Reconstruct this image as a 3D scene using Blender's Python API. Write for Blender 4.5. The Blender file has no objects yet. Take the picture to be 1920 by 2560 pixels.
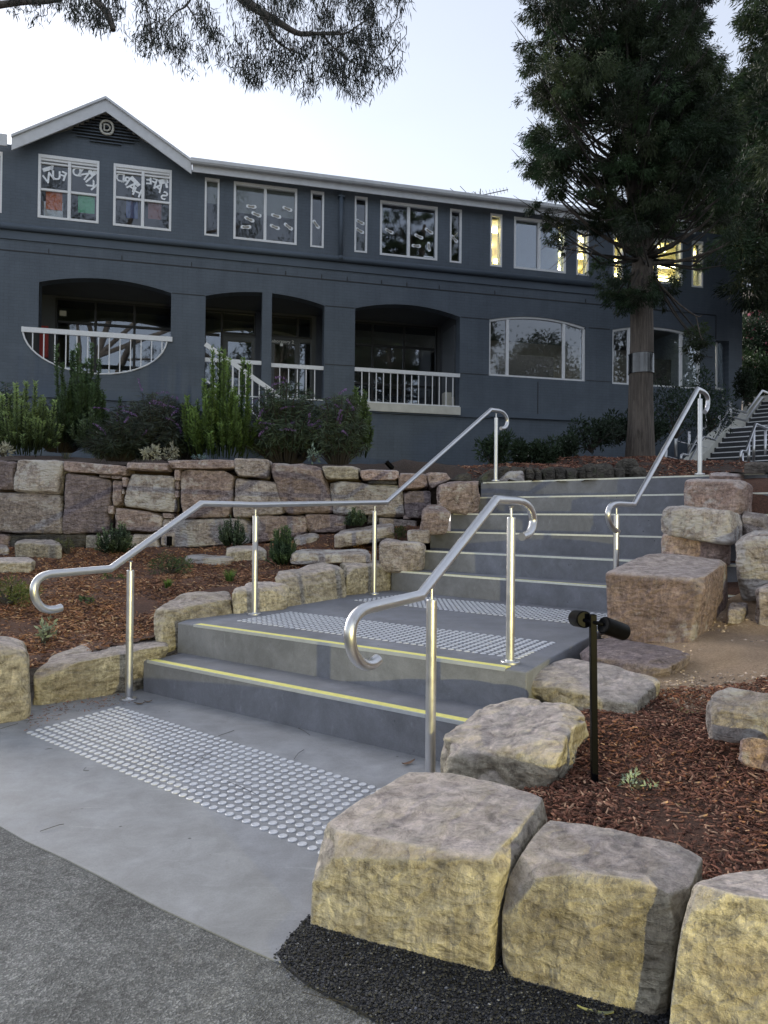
import bpy, bmesh, math, random
import numpy as np
from math import sin, cos, radians, pi, sqrt, atan2
from mathutils import Vector, Matrix, noise
random.seed(7); RNG = np.random.default_rng(11)
S = bpy.context.scene; COL = S.collection

# ------------------------------------------------------------------ camera, sky, light, exposure
FPX, CAMH, PITCH, ROLL = 1775.0, 1.05, radians(.596), radians(.561)
_f = np.array([0, cos(PITCH), sin(PITCH)]); _r = np.array([1., 0, 0]); _u = np.array([0, -sin(PITCH), cos(PITCH)])
RX = cos(ROLL)*_r + sin(ROLL)*_u; UX = -sin(ROLL)*_r + cos(ROLL)*_u
cam = bpy.data.cameras.new('camera'); camo = bpy.data.objects.new('camera', cam); COL.objects.link(camo)
cam.sensor_fit = 'VERTICAL'; cam.sensor_height = 24; cam.lens = 24*FPX/2560; cam.clip_start = .05; cam.clip_end = 3000
camo.matrix_world = Matrix(((RX[0], UX[0], -_f[0], 0), (RX[1], UX[1], -_f[1], 0), (RX[2], UX[2], -_f[2], CAMH), (0, 0, 0, 1)))
S.camera = camo
SUN_EL, SUN_AZ = radians(16), radians(-35)          # azimuth measured from +Y towards +X
w = bpy.data.worlds.new('World'); S.world = w; w.use_nodes = True
nt = w.node_tree; nt.nodes.clear()
N = nt.nodes.new; LK = nt.links.new
sky = N('ShaderNodeTexSky'); sky.sky_type = 'NISHITA'; sky.sun_disc = False
sky.sun_elevation = SUN_EL; sky.sun_rotation = SUN_AZ; sky.air_density = 1; sky.dust_density = .6; sky.ozone_density = 2
hs = N('ShaderNodeHueSaturation'); hs.inputs['Saturation'].default_value = .45
tc = N('ShaderNodeTexCoord'); mp = N('ShaderNodeMapping'); mp.inputs['Scale'].default_value = (1, 1, 3.2)
nz = N('ShaderNodeTexNoise'); nz.inputs['Scale'].default_value = 1.6; nz.inputs['Detail'].default_value = 5
cr = N('ShaderNodeValToRGB'); cr.color_ramp.elements[0].position = .3; cr.color_ramp.elements[1].position = .75
cr.color_ramp.elements[0].color = (.35,.35,.35, 1); cr.color_ramp.elements[1].color = (.68,.68,.68, 1)
cloud = N('ShaderNodeRGB'); cloud.outputs[0].default_value = (2.55, 2.75, 3.3, 1)     # thin high cloud sheet
mx = N('ShaderNodeMix'); mx.data_type = 'RGBA'
bg = N('ShaderNodeBackground'); bg.inputs['Strength'].default_value = .082
out = N('ShaderNodeOutputWorld')
LK(sky.outputs[0], hs.inputs['Color']); LK(tc.outputs['Generated'], mp.inputs[0]); LK(mp.outputs[0], nz.inputs['Vector'])
LK(nz.outputs[0], cr.inputs[0]); LK(cr.outputs[0], mx.inputs[0]); LK(hs.outputs[0], mx.inputs[6]); LK(cloud.outputs[0], mx.inputs[7])
LK(mx.outputs[2], bg.inputs[0]); LK(bg.outputs[0], out.inputs[0])
sun = bpy.data.lights.new('sun', 'SUN'); sun.energy = 1.5; sun.angle = radians(45); sun.color = (1, .93, .86)
suno = bpy.data.objects.new('sun', sun); COL.objects.link(suno)
suno.rotation_euler = Vector((sin(SUN_AZ)*cos(SUN_EL), cos(SUN_AZ)*cos(SUN_EL), sin(SUN_EL))).to_track_quat('Z', 'Y').to_euler()
S.view_settings.view_transform = 'Standard'; S.view_settings.look = 'None'; S.view_settings.gamma = 1
S.view_settings.use_curve_mapping = False; S.view_settings.exposure = 1.93
S.render.engine = 'CYCLES'
try: S.cycles.sample_clamp_indirect = 3.0
except Exception: pass

# ------------------------------------------------------------------ surveying helpers: photo point + known plane -> place
def ray(px, py): return RX*((px-960)/FPX) - UX*((py-1280)/FPX) + _f
O3 = np.array([0, 0, CAMH])
def atz(p, z): d = ray(*p); return O3 + d*((z-CAMH)/d[2])
def aty(p, y): d = ray(*p); return O3 + d*(y/d[1])
def onf(p, zf, y0=1.2, y1=40.):                # on a terrain height function
    y = y0 if zf is not zup else 8.35
    while y < y1:
        P = aty(p, y)
        if P[2] <= zf(P[0], P[1]): return P
        y += .03
    return aty(p, y1)
def dp(x, y): return (x*1.1574, y*1.1574)
def z3(x, y): return (x/2.074, 1100+y/2.074)
def z4(x, y): return (600+x/1.843, 1150+y/1.843)
def z5(x, y): return (1220+x/2.37, 1200+y/2.37)
def z8(x, y): return (650+x/2.074, 1800+y/2.074)
def z9(x, y): return (1220+x/2.37, 1800+y/2.37)
def k1(x, y): return (x/3.318, 1130+y/3.318)
def k2(x, y): return (450+x/3.318, 1130+y/3.318)
def k3(x, y): return (800+x/3.318, 1130+y/3.318)
def k4(x, y): return (1600+x/4.022, 1100+y/4.022)
def k6(x, y): return (1640+x/5.925, 900+y/5.925)
def zA(x, y): return (x/2.074, 200+y/2.074)
def zB(x, y): return (700+x/2.074, 350+y/2.074)
def zC(x, y): return (1220+x/2.37, y/2.37)
def zD(x, y): return (x/2.074, 650+y/2.074)
def zE(x, y): return (650+x/2.074, 700+y/2.074)
def zR(x, y): return (1300+x/2.676, 750+y/2.676)

# ------------------------------------------------------------------ object helpers
def tag(o, label=None, cat=None, group=None, kind=None):
    if label: o['label'] = label
    if cat: o['category'] = cat
    if group: o['group'] = group
    if kind: o['kind'] = kind
    return o
def empty(name, loc, label=None, cat=None, group=None, kind=None):
    o = bpy.data.objects.new(name, None); COL.objects.link(o); o.location = loc; o.empty_display_size = .1
    return tag(o, label, cat, group, kind)
def wm(o):
    m = o.matrix_basis.copy()
    return wm(o.parent) @ o.matrix_parent_inverse @ m if o.parent else m
def put(name, me, mat=None, parent=None, smooth=False):
    o = bpy.data.objects.new(name, me); COL.objects.link(o)
    if mat is not None and not me.materials: me.materials.append(mat)
    if smooth: me.shade_smooth()
    if parent is not None:
        o.parent = parent
        o.matrix_parent_inverse = wm(parent).inverted()        # meshes are written in world coordinates
    return o
def mesh(name, v, f, mat=None, parent=None, smooth=False):
    me = bpy.data.meshes.new(name); me.from_pydata([tuple(map(float, p)) for p in v], [], [tuple(map(int, q)) for q in f]); me.update()
    return put(name, me, mat, parent, smooth)
class MB:
    def __init__(s): s.v = []; s.f = []
    def add(s, v, f):
        n = len(s.v); s.v += [tuple(p) for p in v]; s.f += [tuple(i+n for i in q) for q in f]; return s
    def box(s, c, ax, ay, az):            # centre and three half-axis vectors
        c, ax, ay, az = [np.array(q, float) for q in (c, ax, ay, az)]
        v = [c+i*ax+j*ay+k*az for k in (-1, 1) for j in (-1, 1) for i in (-1, 1)]
        return s.add(v, [(0,2,3,1),(4,5,7,6),(0,1,5,4),(2,6,7,3),(0,4,6,2),(1,3,7,5)])
    def hexa(s, v): return s.add(v, [(0,3,2,1),(4,5,6,7),(0,1,5,4),(1,2,6,5),(2,3,7,6),(3,0,4,7)])
    def prism(s, poly, z0, z1):           # poly ccw list of xy
        n = len(poly)
        v = [(p[0], p[1], z0) for p in poly]+[(p[0], p[1], z1) for p in poly]
        return s.add(v, [tuple(range(n))[::-1], tuple(range(n, 2*n))]+[(i, (i+1) % n, n+(i+1) % n, n+i) for i in range(n)])
    def tube(s, pts, r, seg=10, cap=True):
        pts = [Vector(p) for p in pts]; n = len(pts); rr = r if hasattr(r, '__len__') else [r]*n
        tans = []
        for i in range(n):
            a = (pts[i]-pts[i-1]).normalized() if i > 0 else None; b = (pts[i+1]-pts[i]).normalized() if i < n-1 else None
            tans.append((a, b))
        t0 = tans[0][1]; ref = Vector((0, 0, 1)) if abs(t0.z) < .9 else Vector((1, 0, 0))
        nx = t0.cross(ref).normalized(); rings = []
        for i in range(n):
            a, b = tans[i]
            if a is None: t = b; k = 1; bis = None
            elif b is None: t = a; k = 1; bis = None
            else:
                t = (a+b); t = t.normalized() if t.length > 1e-4 else a
                c = max(.35, t.dot(a)); k = 1/c; bis = (b-a)
            nx = (nx - t*nx.dot(t)).normalized(); ny = t.cross(nx).normalized()
            ring = []
            for j in range(seg):
                an = 2*pi*j/seg; o = nx*cos(an)+ny*sin(an)
                if bis is not None and bis.length > 1e-4:
                    bn = bis.normalized(); o = o + bn*(o.dot(bn)*(k-1))
                ring.append(tuple(pts[i]+o*rr[i]))
            rings.append(ring)
        v = [p for r_ in rings for p in r_]
        f = [(i*seg+j, i*seg+(j+1) % seg, (i+1)*seg+(j+1) % seg, (i+1)*seg+j) for i in range(n-1) for j in range(seg)]
        if cap: f += [tuple(range(seg))[::-1], tuple((n-1)*seg+j for j in range(seg))]
        return s.add(v, f)
    def lathe(s, c, prof, seg=20, axis=(0, 0, 1)):
        ax = Vector(axis).normalized(); ref = Vector((1, 0, 0)) if abs(ax.x) < .8 else Vector((0, 1, 0))
        ex = ax.cross(ref).normalized(); ey = ax.cross(ex); c = Vector(c)
        v = []; n = len(prof)
        for (r, h) in prof:
            for j in range(seg):
                a = 2*pi*j/seg; v.append(tuple(c+ax*h+(ex*cos(a)+ey*sin(a))*r))
        f = [(i*seg+j, i*seg+(j+1) % seg, (i+1)*seg+(j+1) % seg, (i+1)*seg+j) for i in range(n-1) for j in range(seg)]
        f += [tuple(range(seg))[::-1], tuple((n-1)*seg+j for j in range(seg))]
        return s.add(v, f)
    def out(s, name, mat=None, parent=None, smooth=False): return mesh(name, s.v, s.f, mat, parent, smooth)
def smooth_by_angle(o, deg=35):
    me = o.data; me.shade_smooth()
    bm = bmesh.new(); bm.from_mesh(me); bm.normal_update()
    for e in bm.edges:
        if len(e.link_faces) == 2 and e.calc_face_angle(0) > radians(deg): e.smooth = False
    bm.to_mesh(me); bm.free(); return o
def bevel(o, wd, seg=2):
    m = o.modifiers.new('bevel', 'BEVEL'); m.width = wd; m.segments = seg; m.limit_method = 'ANGLE'; m.angle_limit = radians(40); return o

# ------------------------------------------------------------------ materials
def newmat(name):
    m = bpy.data.materials.new(name); m.use_nodes = True; nt = m.node_tree
    b = nt.nodes['Principled BSDF']; return m, nt, b
def node(nt, t, **kw):
    n = nt.nodes.new(t)
    for k, v in kw.items():
        if k in n.inputs: n.inputs[k].default_value = v
        else: setattr(n, k, v)
    return n
def c4(c): return (c[0], c[1], c[2], 1)
def ramp(nt, src, stops):
    r = nt.nodes.new('ShaderNodeValToRGB'); e = r.color_ramp.elements
    while len(e) < len(stops): e.new(.5)
    for i, (p, c) in enumerate(stops): e[i].position = p; e[i].color = c4(c) if hasattr(c, '__len__') else (c, c, c, 1)
    nt.links.new(src, r.inputs[0]); return r.outputs[0]
def mixc(nt, fac, a, b, mode='MIX'):
    m = nt.nodes.new('ShaderNodeMix'); m.data_type = 'RGBA'; m.blend_type = mode
    for k, s in ((0, fac), (6, a), (7, b)):
        if hasattr(s, 'links') or isinstance(s, bpy.types.NodeSocket): nt.links.new(s, m.inputs[k])
        else: m.inputs[k].default_value = s if k == 0 else c4(s)
    return m.outputs[2]
def nse(nt, scale, detail=4, rough=.6, vec=None, dist=0):
    n = node(nt, 'ShaderNodeTexNoise', Scale=scale, Detail=detail, Roughness=rough, Distortion=dist)
    if vec is not None: nt.links.new(vec, n.inputs['Vector'])
    return n.outputs[0]
def coords(nt, scale=None):
    t = nt.nodes.new('ShaderNodeTexCoord'); o = t.outputs['Object']
    if scale:
        mp = nt.nodes.new('ShaderNodeMapping'); mp.inputs['Scale'].default_value = scale; nt.links.new(o, mp.inputs[0]); o = mp.outputs[0]
    return o
def bump(nt, b, h, strength=.5, dist=.01):
    n = node(nt, 'ShaderNodeBump', Strength=strength, Distance=dist); nt.links.new(h, n.inputs['Height']); nt.links.new(n.outputs[0], b.inputs['Normal']); return n
def madd(nt, a, b, k=1.0, op='ADD'):
    m = nt.nodes.new('ShaderNodeMath'); m.operation = 'MULTIPLY_ADD' if op == 'ADD' else op
    if op == 'ADD':
        nt.links.new(b, m.inputs[0]); m.inputs[1].default_value = k; nt.links.new(a, m.inputs[2])
    else:
        nt.links.new(a, m.inputs[0]); nt.links.new(b, m.inputs[1])
    return m.outputs[0]
def plain(name, col, rough=.6, metal=0, var=.12, scale=20, bmp=0, bscale=80, dist=.003, spec=None):
    m, nt, b = newmat(name); v = coords(nt)
    n = nse(nt, scale, 5, .6, v)
    c = ramp(nt, n, [(.3, [x*(1-var) for x in col]), (.7, [min(1, x*(1+var)) for x in col])])
    nt.links.new(c, b.inputs['Base Color']); b.inputs['Roughness'].default_value = rough; b.inputs['Metallic'].default_value = metal
    if spec is not None: b.inputs['Specular IOR Level'].default_value = spec
    if bmp: bump(nt, b, nse(nt, bscale, 4, .6, v), bmp, dist)
    return m
def stone_mat(name, base, dark, pale, lichen=None, lich_amt=.62, top=None, seed=0, streak=1.0):
    m, nt, b = newmat(name); v0 = coords(nt)
    oi = nt.nodes.new('ShaderNodeObjectInfo')
    va = nt.nodes.new('ShaderNodeVectorMath'); va.operation = 'ADD'
    mul = nt.nodes.new('ShaderNodeVectorMath'); mul.operation = 'SCALE'; mul.inputs['Scale'].default_value = 37.0
    comb = nt.nodes.new('ShaderNodeCombineXYZ')
    for i in range(3): nt.links.new(oi.outputs['Random'], comb.inputs[i])
    nt.links.new(comb.outputs[0], mul.inputs[0]); nt.links.new(v0, va.inputs[0]); nt.links.new(mul.outputs[0], va.inputs[1]); v = va.outputs[0]
    mp = nt.nodes.new('ShaderNodeMapping'); mp.inputs['Scale'].default_value = (1, 1, 2.2); mp.inputs['Rotation'].default_value = (.3, .2, 0); nt.links.new(v, mp.inputs[0]); vs = mp.outputs[0]
    big = nse(nt, 3.2, 5, .62, vs, .6); mid = nse(nt, 14, 6, .7, vs, .4); fine = nse(nt, 70, 5, .75, v)
    c = ramp(nt, big, [(.28, dark), (.5, base), (.72, pale)])
    c2 = ramp(nt, mid, [(.32, [.48]*3), (.48, [.95, .95, .95]), (.66, [1.3, 1.3, 1.26])])
    c = mixc(nt, 1.0, c, c2, 'MULTIPLY')
    c3 = ramp(nt, fine, [(.36, [.42]*3), (.50, [1]*3), (.66,[1.25]*3)]); c = mixc(nt, .8, c, c3, 'MULTIPLY')
    pt2 = nse(nt, 2.1, 6, .7, v, 1.0); c = mixc(nt, madd_const(nt, ramp(nt, pt2, [(.47, 0), (.60, 1)]), .6), c, [x*.8+.01 for x in dark])
    vst = nt.nodes.new('ShaderNodeMapping'); vst.inputs['Scale'].default_value = (26, 26, 7); nt.links.new(v, vst.inputs[0]); c = mixc(nt, 1, c, ramp(nt, nse(nt, 1.0, 6, .75, vst.outputs[0], 1.2), [(.35, [.68]*3), (.5, [1]*3), (.64, [1.45]*3)]), 'MULTIPLY')
    # pale scratched crystals / chips
    sp = node(nt, 'ShaderNodeTexNoise', Scale=38, Detail=6, Roughness=.8, Distortion=1.2); nt.links.new(v, sp.inputs['Vector'])
    sm = ramp(nt, sp.outputs[0], [(.58, 0), (.66, 1)]); c = mixc(nt, madd_const(nt, sm, .45), c, [min(1, p*1.45) for p in pale])
    if lichen:
        ln = nse(nt, 4.5, 7, .7, v, .3); lm = ramp(nt, ln, [(lich_amt-.05, 0), (lich_amt+.03, 1)])
        c = mixc(nt, madd_const(nt, lm, .8), c, lichen)
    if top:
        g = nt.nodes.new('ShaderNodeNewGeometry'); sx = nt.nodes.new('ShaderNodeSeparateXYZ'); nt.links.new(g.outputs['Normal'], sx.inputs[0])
        tz = madd(nt, sx.outputs['Z'], mid, .5); tm = ramp(nt, tz, [(.55, 0), (1.1, 1)]); tcol = ramp(nt, nse(nt, 16, 8, .8, v, .5), [(.36, [x*.5 for x in top]), (.5, top), (.62, [min(1, x*1.55) for x in top])]); c = mixc(nt, tm, c, tcol)  # upward faces: dusty grey, plus the lamplit-side tint split put into the colour
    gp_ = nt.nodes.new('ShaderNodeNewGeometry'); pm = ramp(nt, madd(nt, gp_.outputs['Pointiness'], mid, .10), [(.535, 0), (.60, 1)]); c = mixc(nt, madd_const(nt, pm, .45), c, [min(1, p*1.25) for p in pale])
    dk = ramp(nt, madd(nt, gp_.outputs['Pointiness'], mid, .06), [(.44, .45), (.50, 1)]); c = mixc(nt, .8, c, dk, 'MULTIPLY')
    hv = nt.nodes.new('ShaderNodeHueSaturation'); nt.links.new(c, hv.inputs['Color'])
    rv = node(nt, 'ShaderNodeMapRange'); rv.inputs[3].default_value = 1.02; rv.inputs[4].default_value = 1.45; nt.links.new(oi.outputs['Random'], rv.inputs[0]); nt.links.new(rv.outputs[0], hv.inputs['Value'])
    nt.links.new(hv.outputs[0], b.inputs['Base Color']); b.inputs['Roughness'].default_value = .88; b.inputs['Specular IOR Level'].default_value = .25
    h = madd(nt, madd(nt, mid, fine, .35), nse(nt, 200, 3, .7, v), .15)
    vd = nt.nodes.new('ShaderNodeVectorMath'); vd.operation = 'MULTIPLY_ADD'; vd.inputs[1].default_value = (.12,.12,.12); nz_ = node(nt, 'ShaderNodeTexNoise', Scale=9.0); nt.links.new(v, nz_.inputs['Vector']); nt.links.new(nz_.outputs['Color'], vd.inputs[0]); nt.links.new(vs, vd.inputs[2])
    vf = node(nt, 'ShaderNodeTexVoronoi', Scale=17.0, feature='F1'); nt.links.new(vd.outputs[0], vf.inputs['Vector']); h = madd(nt, h, vf.outputs['Distance'], .8)
    bump(nt, b, h, 1.0, .028)
    return m
def madd_const(nt, s, k):
    m = nt.nodes.new('ShaderNodeMath'); m.operation = 'MULTIPLY'; nt.links.new(s, m.inputs[0]); m.inputs[1].default_value = k; return m.outputs[0]
M = {}
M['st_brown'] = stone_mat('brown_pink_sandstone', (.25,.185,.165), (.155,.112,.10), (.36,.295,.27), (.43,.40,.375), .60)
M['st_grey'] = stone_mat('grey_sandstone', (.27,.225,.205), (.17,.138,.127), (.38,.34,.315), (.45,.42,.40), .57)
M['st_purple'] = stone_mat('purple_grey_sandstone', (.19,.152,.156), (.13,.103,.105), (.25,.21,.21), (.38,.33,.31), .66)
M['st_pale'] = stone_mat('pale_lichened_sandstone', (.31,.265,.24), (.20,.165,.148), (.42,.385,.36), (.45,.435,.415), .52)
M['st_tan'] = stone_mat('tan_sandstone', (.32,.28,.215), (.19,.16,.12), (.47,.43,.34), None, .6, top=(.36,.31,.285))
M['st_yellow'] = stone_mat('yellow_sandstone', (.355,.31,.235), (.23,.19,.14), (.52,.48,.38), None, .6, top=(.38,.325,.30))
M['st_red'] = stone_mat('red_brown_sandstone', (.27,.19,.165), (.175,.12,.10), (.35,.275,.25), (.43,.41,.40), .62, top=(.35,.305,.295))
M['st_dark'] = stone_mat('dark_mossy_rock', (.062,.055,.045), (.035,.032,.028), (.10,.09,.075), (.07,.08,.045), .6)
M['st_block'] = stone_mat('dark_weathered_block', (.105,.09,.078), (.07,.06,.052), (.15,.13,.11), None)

def concrete(name, base, var=.2, stain=(.5, .5, .5), rough=.75):
    m, nt, b = newmat(name); v = coords(nt)
    a = nse(nt, 1.3, 8, .7, v, .3); c = ramp(nt, a, [(.3, [x*(1-var) for x in base]), (.55, base), (.75, [x*(1+var*1.1) for x in base])])
    s = nse(nt, 7, 8, .75, v, .4); c = mixc(nt, .55, c, ramp(nt, s, [(.34, [.66]*3), (.5, [1]*3), (.64, [1.28, 1.28, 1.31])]), 'MULTIPLY')
    sc = nt.nodes.new('ShaderNodeMapping'); sc.inputs['Scale'].default_value = (2.5, 30, 10); sc.inputs['Rotation'].default_value = (0, 0, .7); nt.links.new(v, sc.inputs[0])
    sw = nse(nt, 1.4, 4, .6, sc.outputs[0], .4); c = mixc(nt, madd_const(nt, ramp(nt, sw, [(.62, 0), (.75, 1)]), .35), c, [min(1, x*1.7) for x in base])
    sp = node(nt, 'ShaderNodeTexVoronoi', Scale=16.0, feature='F1'); nt.links.new(v, sp.inputs['Vector'])
    spm = ramp(nt, sp.outputs['Distance'], [(.05, 1), (.11, 0)]); nn = ramp(nt, nse(nt, 5, 2, .5, v), [(.55, 0), (.62, 1)])
    c = mixc(nt, madd(nt, spm, nn, op='MULTIPLY'), c, [x*.35 for x in base])
    f = nse(nt, 160, 4, .7, v); c = mixc(nt, .35, c, ramp(nt, f, [(.3, [.7]*3), (.6, [1.1]*3)]), 'MULTIPLY')
    nt.links.new(c, b.inputs['Base Color']); nt.links.new(ramp(nt, s, [(.3, rough-.15), (.7, rough+.1)]), b.inputs['Roughness'])
    bump(nt, b, madd(nt, f, s, .6), .25, .003); return m
M['pad'] = concrete('grey_concrete', (.29,.296,.308), .24)
M['step'] = concrete('charcoal_concrete', (.205,.211,.233), .30)
def asphalt():
    m, nt, b = newmat('worn_asphalt'); v = coords(nt)
    vo = node(nt, 'ShaderNodeTexVoronoi', Scale=230.0); nt.links.new(v, vo.inputs['Vector'])
    agg = ramp(nt, vo.outputs['Color'], [(.2, (.095,.099,.103)), (.6, (.15,.155,.158)), (.92, (.30,.305,.305))])
    a = nse(nt, 2.0, 7, .68, v, .6); c = mixc(nt, 1, agg, ramp(nt, a, [(.3, [.58]*3), (.52, [1]*3), (.72, [1.45]*3)]), 'MULTIPLY')
    g = nse(nt, 26, 5, .7, v, .3); c = mixc(nt, 1, c, ramp(nt, g, [(.33, [.62]*3), (.55, [1.05]*3)]), 'MULTIPLY')
    d = nse(nt, 1.1, 6, .7, v, .8); c = mixc(nt, madd_const(nt, ramp(nt, d, [(.57, 0), (.68, 1)]), .45), c, (.20,.19,.165))
    nt.links.new(c, b.inputs['Base Color']); b.inputs['Roughness'].default_value = .85
    bump(nt, b, madd(nt, vo.outputs['Distance'], g, 1.0), .8, .006); return m
M['asphalt'] = asphalt()
M['tar'] = plain('fresh_black_asphalt', (.034,.034,.037), .7, 0, .5, 90, .9, 140, .006)
M['tarbit'] = plain('black_asphalt_lump', (.03,.031,.035), .55, 0, .5, 60)
def steel(name='brushed_stainless', rough=.37):
    m, nt, b = newmat(name); v = coords(nt)
    n = nse(nt, 24, 5, .7, v, .5); nt.links.new(ramp(nt, n, [(.3, rough-.08), (.7, rough+.06)]), b.inputs['Roughness'])
    nt.links.new(ramp(nt, nse(nt, 9, 6, .75, v, .8), [(.3, (.60,.60,.61)), (.7, (.66,.66,.67))]), b.inputs['Base Color'])
    b.inputs['Metallic'].default_value = 1; b.inputs['Anisotropic'].default_value = .55
    bump(nt, b, nse(nt, 300, 2, .5, v), .05, .001); return m
M['steel'] = steel(); M['stud'] = plain('cast_alloy', (.66,.67,.70), .48, .25, .12, 60)
M['darkstep'] = plain('dark_step_paint', (.03,.032,.036), .7)
M['band'] = plain('dull_sheet_metal', (.09,.09,.09), .2, 1, .2, 8)
M['white'] = plain('white_paint', (.72,.73,.74), .5, 0, .06, 30)
M['fascia'] = plain('grey_white_fascia', (.58,.59,.60), .5, 0, .08, 6)
M['cream'] = plain('cream_render', (.54,.53,.47), .8, 0, .12, 4, .2, 120)
M['black'] = plain('black_powder_coat', (.004,.004,.005), .38, 0, .2, 40, .1, 300, .001, .04)
M['lens'] = plain('grey_lamp_glass', (.15,.15,.155), .25)
M['darkframe'] = plain('dark_frame_paint', (.012,.013,.016), .5)
M['doorgrey'] = plain('grey_door_paint', (.075,.085,.095), .5)
M['rust'] = plain('rust_red_cloth', (.30,.03,.025), .6)
M['alu'] = plain('aluminium_nosing', (.50,.52,.53), .45, .3, .08)
M['yell'] = plain('yellow_nosing_strip', (.86,.80,.24), .7, 0, .10, 40, .4, 300, .002)
M['palestrip'] = plain('pale_nosing_strip', (.76,.76,.66), .7, 0, .08, 40, .3, 300, .002)
def wallpaint():
    m, nt, b = newmat('charcoal_painted_brick'); t = nt.nodes.new('ShaderNodeTexCoord')
    mp = nt.nodes.new('ShaderNodeMapping'); mp.inputs['Rotation'].default_value = (0, 0, -radians(14)); nt.links.new(t.outputs['Object'], mp.inputs[0])
    sx = nt.nodes.new('ShaderNodeSeparateXYZ'); nt.links.new(mp.outputs[0], sx.inputs[0]); cb = nt.nodes.new('ShaderNodeCombineXYZ')
    nt.links.new(sx.outputs[0], cb.inputs[0]); nt.links.new(sx.outputs[2], cb.inputs[1])
    br = node(nt, 'ShaderNodeTexBrick'); br.inputs['Scale'].default_value = 1; br.inputs['Brick Width'].default_value = .22; br.inputs['Row Height'].default_value = .078
    br.inputs['Mortar Size'].default_value = .008; br.inputs['Mortar Smooth'].default_value = .3
    br.inputs['Color1'].default_value = (1,1,1,1); br.inputs['Color2'].default_value = (.90,.90,.90,1); br.inputs['Mortar'].default_value = (.72,.72,.72,1)
    nt.links.new(cb.outputs[0], br.inputs['Vector'])
    v = t.outputs['Object']; a = nse(nt, .9, 6, .65, v, .5)
    c = ramp(nt, a, [(.3, (.068,.087,.112)), (.7, (.093,.117,.147))]); c = mixc(nt, .55, c, br.outputs['Color'], 'MULTIPLY')
    mps = nt.nodes.new('ShaderNodeMapping'); mps.inputs['Scale'].default_value = (3, 3, .25); nt.links.new(v, mps.inputs[0])
    c = mixc(nt, .6, c, ramp(nt, nse(nt, 1.5, 6, .7, mps.outputs[0]), [(.35, [.84]*3), (.6, [1.05]*3)]), 'MULTIPLY')
    nt.links.new(c, b.inputs['Base Color']); b.inputs['Roughness'].default_value = .62
    bump(nt, b, madd(nt, br.outputs['Color'], nse(nt, 30, 4, .6, v), .4), .45, .012); return m
M['wall'] = wallpaint()
M['render'] = plain('charcoal_render', (.070,.092,.121), .6, 0, .10, 1.2, .25, 50, .004)
M['inner'] = plain('verandah_plaster', (.075,.082,.092), .8, 0, .1, 2)
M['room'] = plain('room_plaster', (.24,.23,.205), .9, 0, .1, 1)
M['roomlit'] = plain('lamp_tinted_plaster', (.80,.72,.42), .9, 0, .06, 1)  # yellow glow of the lit rooms is put into this plaster colour
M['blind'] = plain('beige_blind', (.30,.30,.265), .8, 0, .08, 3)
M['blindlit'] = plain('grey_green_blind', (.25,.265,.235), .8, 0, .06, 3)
M['paper'] = plain('white_paper_cutout', (.80,.83,.86), .8, 0, .15, 30)
M['paper2'] = plain('footprint_inner_paper', (.30,.29,.26), .8, 0, .3, 30)
for k, c in {'or': (.85,.24,.07), 'gr': (.16,.60,.30), 'bl': (.10,.15,.36), 'rd': (.36,.11,.085)}.items(): M['card_'+k] = plain('card_'+k, c, .7, 0, .08)
def glass(name, fac, tint=(.75,.8,.85)):
    m, nt, b = newmat(name); nt.nodes.remove(b)
    tr = node(nt, 'ShaderNodeBsdfTransparent', Color=c4(tint)); gl = node(nt, 'ShaderNodeBsdfGlossy', Roughness=.015, Color=(.92,.95,1,1))
    fr = node(nt, 'ShaderNodeFresnel', IOR=1.5); mr = node(nt, 'ShaderNodeMapRange'); mr.inputs[3].default_value = fac; mr.inputs[4].default_value = 1
    nt.links.new(fr.outputs[0], mr.inputs[0]); ms = nt.nodes.new('ShaderNodeMixShader'); nt.links.new(mr.outputs[0], ms.inputs[0]); nt.links.new(tr.outputs[0], ms.inputs[1]); nt.links.new(gl.outputs[0], ms.inputs[2])
    v = coords(nt); bp = node(nt, 'ShaderNodeBump', Strength=.02, Distance=.02); nt.links.new(nse(nt, 1.1, 2, .5, v), bp.inputs['Height']); nt.links.new(bp.outputs[0], gl.inputs['Normal'])
    nt.links.new(ms.outputs[0], nt.nodes['Material Output'].inputs[0]); return m
M['glass'] = glass('window_glass', .065); M['glassweak'] = glass('weak_reflection_glass', .015, (.85,.88,.9)); M['glassclear'] = glass('lit_window_glass', .05, (.9,.9,.9))  # second glass: sky reflection weakened in the material so those panes look dark
def emit(name, col, s):
    m, nt, b = newmat(name); b.inputs['Base Color'].default_value = c4(col); b.inputs['Emission Color'].default_value = c4(col); b.inputs['Emission Strength'].default_value = s; return m
M['tubelight'] = emit('fluorescent_tube', (1, .90, .48), 13.0)
M['dimpanel'] = emit('dim_ceiling_panel', (1, .96, .88), 4.5)
M['spotlens'] = emit('lit_spot_lens', (1, .88, .45), 30)
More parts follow.
